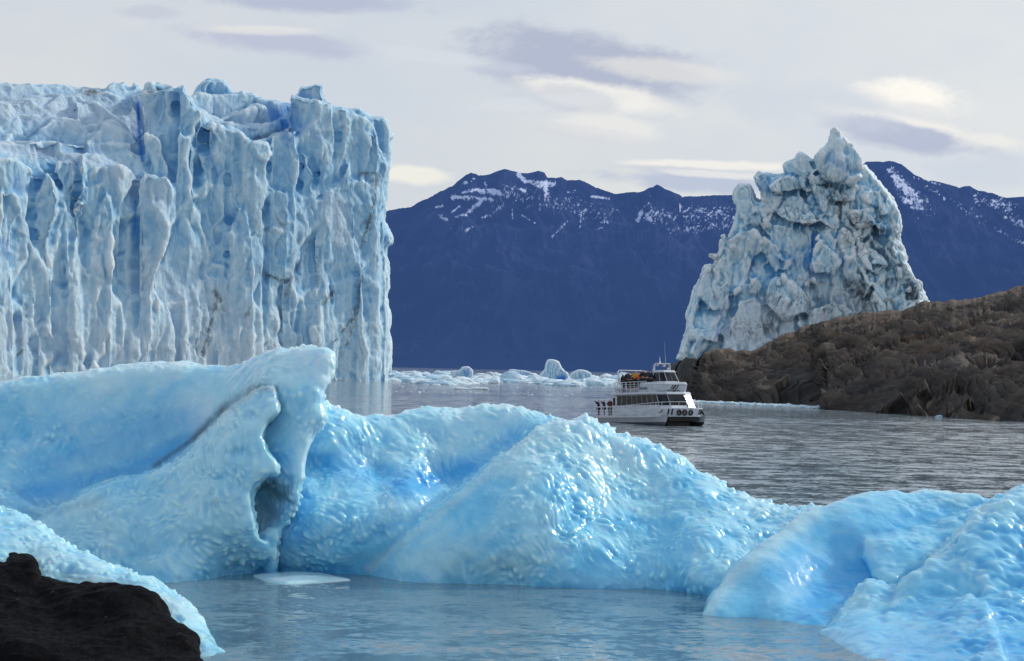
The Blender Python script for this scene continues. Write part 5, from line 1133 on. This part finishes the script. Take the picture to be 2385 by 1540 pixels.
        for sg_ in (1, -1):
            sh = len(P); P += [(.02 + lean * .9, .19 * sg_, 1.42), (arm[0][0] + lean, arm[0][1] * sg_, arm[0][2]), (arm[1][0] + lean, arm[1][1] * sg_, arm[1][2]), (arm[1][0] + lean + .07, arm[1][1] * sg_, arm[1][2] + .02)]
            E_ += [(1, sh), (sh, sh + 1), (sh + 1, sh + 2), (sh + 2, sh + 3)]; Rr += [.06, .048, .036, .04]
            l = len(P); P += [(.0, .10 * sg_, .86), (.03, .11 * sg_, .48), (.0, .12 * sg_, .10), (.14, .13 * sg_, .04)]
            E_ += [(0, l), (l, l + 1), (l + 1, l + 2), (l + 2, l + 3)]; Rr += [.095, .065, .05, .045]
        P = [tuple(a * s_ for a in p) for p in P]; Rr = [tuple(b * s_ for b in r) if isinstance(r, tuple) else r * s_ for r in Rr]
        b = skin('person', P, E_, Rr, SKIN, None)
        g_ = lambda *k: [P[i] for i in k]
        skin('jacket', g_(0, 1, 2, 5, 6, 7, 13, 14, 15), [(0, 1), (1, 2), (1, 3), (3, 4), (4, 5), (1, 6), (6, 7), (7, 8)], [(.25, .20), (.27, .22), .11, .115, .095, .07, .115, .095, .07], cloth(jk), b)
        skin('trousers', g_(0, 9, 10, 11, 17, 18, 19), [(0, 1), (1, 2), (2, 3), (0, 4), (4, 5), (5, 6)], [(.20, .17), .14, .10, .085, .14, .10, .085], cloth(tr), b)
        p4 = P[4]; p3 = P[3]
        skin('hair', [(p3[0] - .03, 0, p3[2] - .02), (p4[0] - .02, 0, p4[2] + .0)], [(0, 1)], [.098, .088], cloth(hr), b)
        if arms == 'cam':
            m = MB(); cx_, cz = P[7][0] + .10, P[7][2] + .02
            bm_ = m.bm; 
            for a in ((cx_, -.06, cz - .04, cx_ + .08, .06, cz + .05), (cx_ + .08, -.03, cz - .03, cx_ + .14, .03, cz + .03)):
                x0_, y0_, z0_, x1_, y1_, z1_ = a; m.loft([[(u + 6.7, v + 2.8, z0_) for u, v in ((x0_, y0_), (x1_, y0_), (x1_, y1_), (x0_, y1_))], [(u + 6.7, v + 2.8, z1_) for u, v in ((x0_, y0_), (x1_, y0_), (x1_, y1_), (x0_, y1_))]])
            cmr = m.build('camera', RB, None); cmr.matrix_world = Matrix.Identity(4)
        M = Matrix.Translation(root.location) @ root.rotation_euler.to_matrix().to_4x4() @ Matrix.Diagonal((1.14, 1.14, 1.06, 1)) @ Matrix.Translation(Vector((L3((x, y, z))[0] / 1.14, L3((x, y, z))[1] / 1.14, z))) @ Matrix.Rotation(R_(head), 4, 'Z')
        b.matrix_world = M; tag(b, label, 'person', group)
        if arms == 'cam': cmr.matrix_world = M; tag(cmr, 'small black camera raised by ' + ('the sternmost passenger' if x < .9 else 'the second passenger from the stern'), 'camera')
        return b
    G1 = 'passengers at the stern rail'; G2 = 'passengers on the upper deck'
    dkb = (.012, .012, .016); brn = (.035, .020, .014); nav = (.016, .022, .045)
    person(.45, .42, .87, -140, 'cam', dkb, (.02, .02, .028), dkb, 'sternmost passenger in black at the lower rail, arms raised taking a photo', G1, 1.78)
    person(1.45, .5, .87, -125, 'cam', (.02, .018, .02), (.02, .022, .03), brn, 'second passenger at the lower stern rail, dark clothes, both arms raised', G1, 1.80)
    person(1.35, 1.35, .87, -110, 'down', (.16, .012, .02), (.03, .03, .04), dkb, 'passenger in red half hidden behind those at the lower stern rail', G1, 1.68)
    person(2.55, .55, .87, -60, 'mid', (.075, .012, .022), (.10, .13, .15), dkb, 'passenger in a dark red jacket and pale trousers by the lower cabin door', G1, 1.86)
    for zx, y_, hd_, ar, jk, hr, hh, lab in (
        (628, 2.7, 100, 'down', (.03, .03, .035), dkb, 1.80, 'grey clad upper deck passenger standing behind the third one from the stern'),
        (712, 2.4, 60, 'down', (.02, .016, .016), dkb, 1.86, 'dark upper deck passenger behind the charcoal one at the rail'),
        (798, 2.5, 90, 'down', (.05, .012, .012), brn, 1.80, 'upper deck passenger in maroon behind the orange and yellow-green jackets'),
        (902, 2.0, 120, 'down', (.012, .02, .03), dkb, 1.84, 'upper deck passenger in dark teal between the orange jacket and the tallest one'),
        (560, .98, 200, 'down', brn, dkb, 1.62, 'sternmost passenger on the upper deck, in brown beside the white frame'),
        (600, 1.05, 160, 'down', (.028, .02, .018), brn, 1.58, 'upper deck passenger in dark brown, second from the stern'),
        (655, 1.7, 30, 'mid', dkb, dkb, 1.84, 'upper deck passenger in black with a bulky coat, third from the stern'),
        (692, 1.4, -60, 'rail', (.02, .02, .03), dkb, 1.88, 'upper deck passenger in charcoal leaning on the rail, fourth from the stern'),
        (733, 1.2, -90, 'rail', nav, brn, 1.74, 'short upper deck passenger in navy between the black coats and the orange one'),
        (772, 1.9, -90, 'down', (.55, .10, .02), dkb, 1.82, 'passenger in an orange jacket left of the yellow-green one on the upper deck'),
        (826, 1.3, -100, 'rail', (.36, .34, .035), (.02, .012, .01), 1.98, 'tall passenger in a yellow-green jacket on the upper deck'),
        (868, 1.2, -70, 'rail', (.75, .11, .02), brn, 1.78, 'passenger in a bright orange jacket right of the yellow-green one on the upper deck'),
        (938, 1.2, -80, 'rail', (.008, .008, .012), dkb, 2.02, 'tallest passenger all in black on the upper deck'),
        (965, 1.9, -120, 'down', (.014, .014, .02), dkb, 1.94, 'dark passenger partly behind the tallest one in black'),
        (1008, 1.3, -80, 'rail', nav, dkb, 1.98, 'passenger in navy next to the tallest one, towards the wheelhouse'),
        (1050, 1.5, -60, 'down', (.022, .03, .055), dkb, 1.88, 'passenger in blue right behind the wheelhouse on the upper deck')):
        person(max((zx - 140 - 111 * y_) / 83, 4.45), y_, 3.785, hd_, ar, jk, (.02, .022, .03), hr, lab, G2, hh)
# ------------------------------------------------------------------ render settings
scene.view_settings.view_transform = 'Standard'; scene.view_settings.look = 'None'; scene.view_settings.exposure = 0
scene.render.engine = 'CYCLES'
scene.cycles.use_denoising = True
scene.cycles.max_bounces = 5; scene.cycles.sample_clamp_indirect = 6.
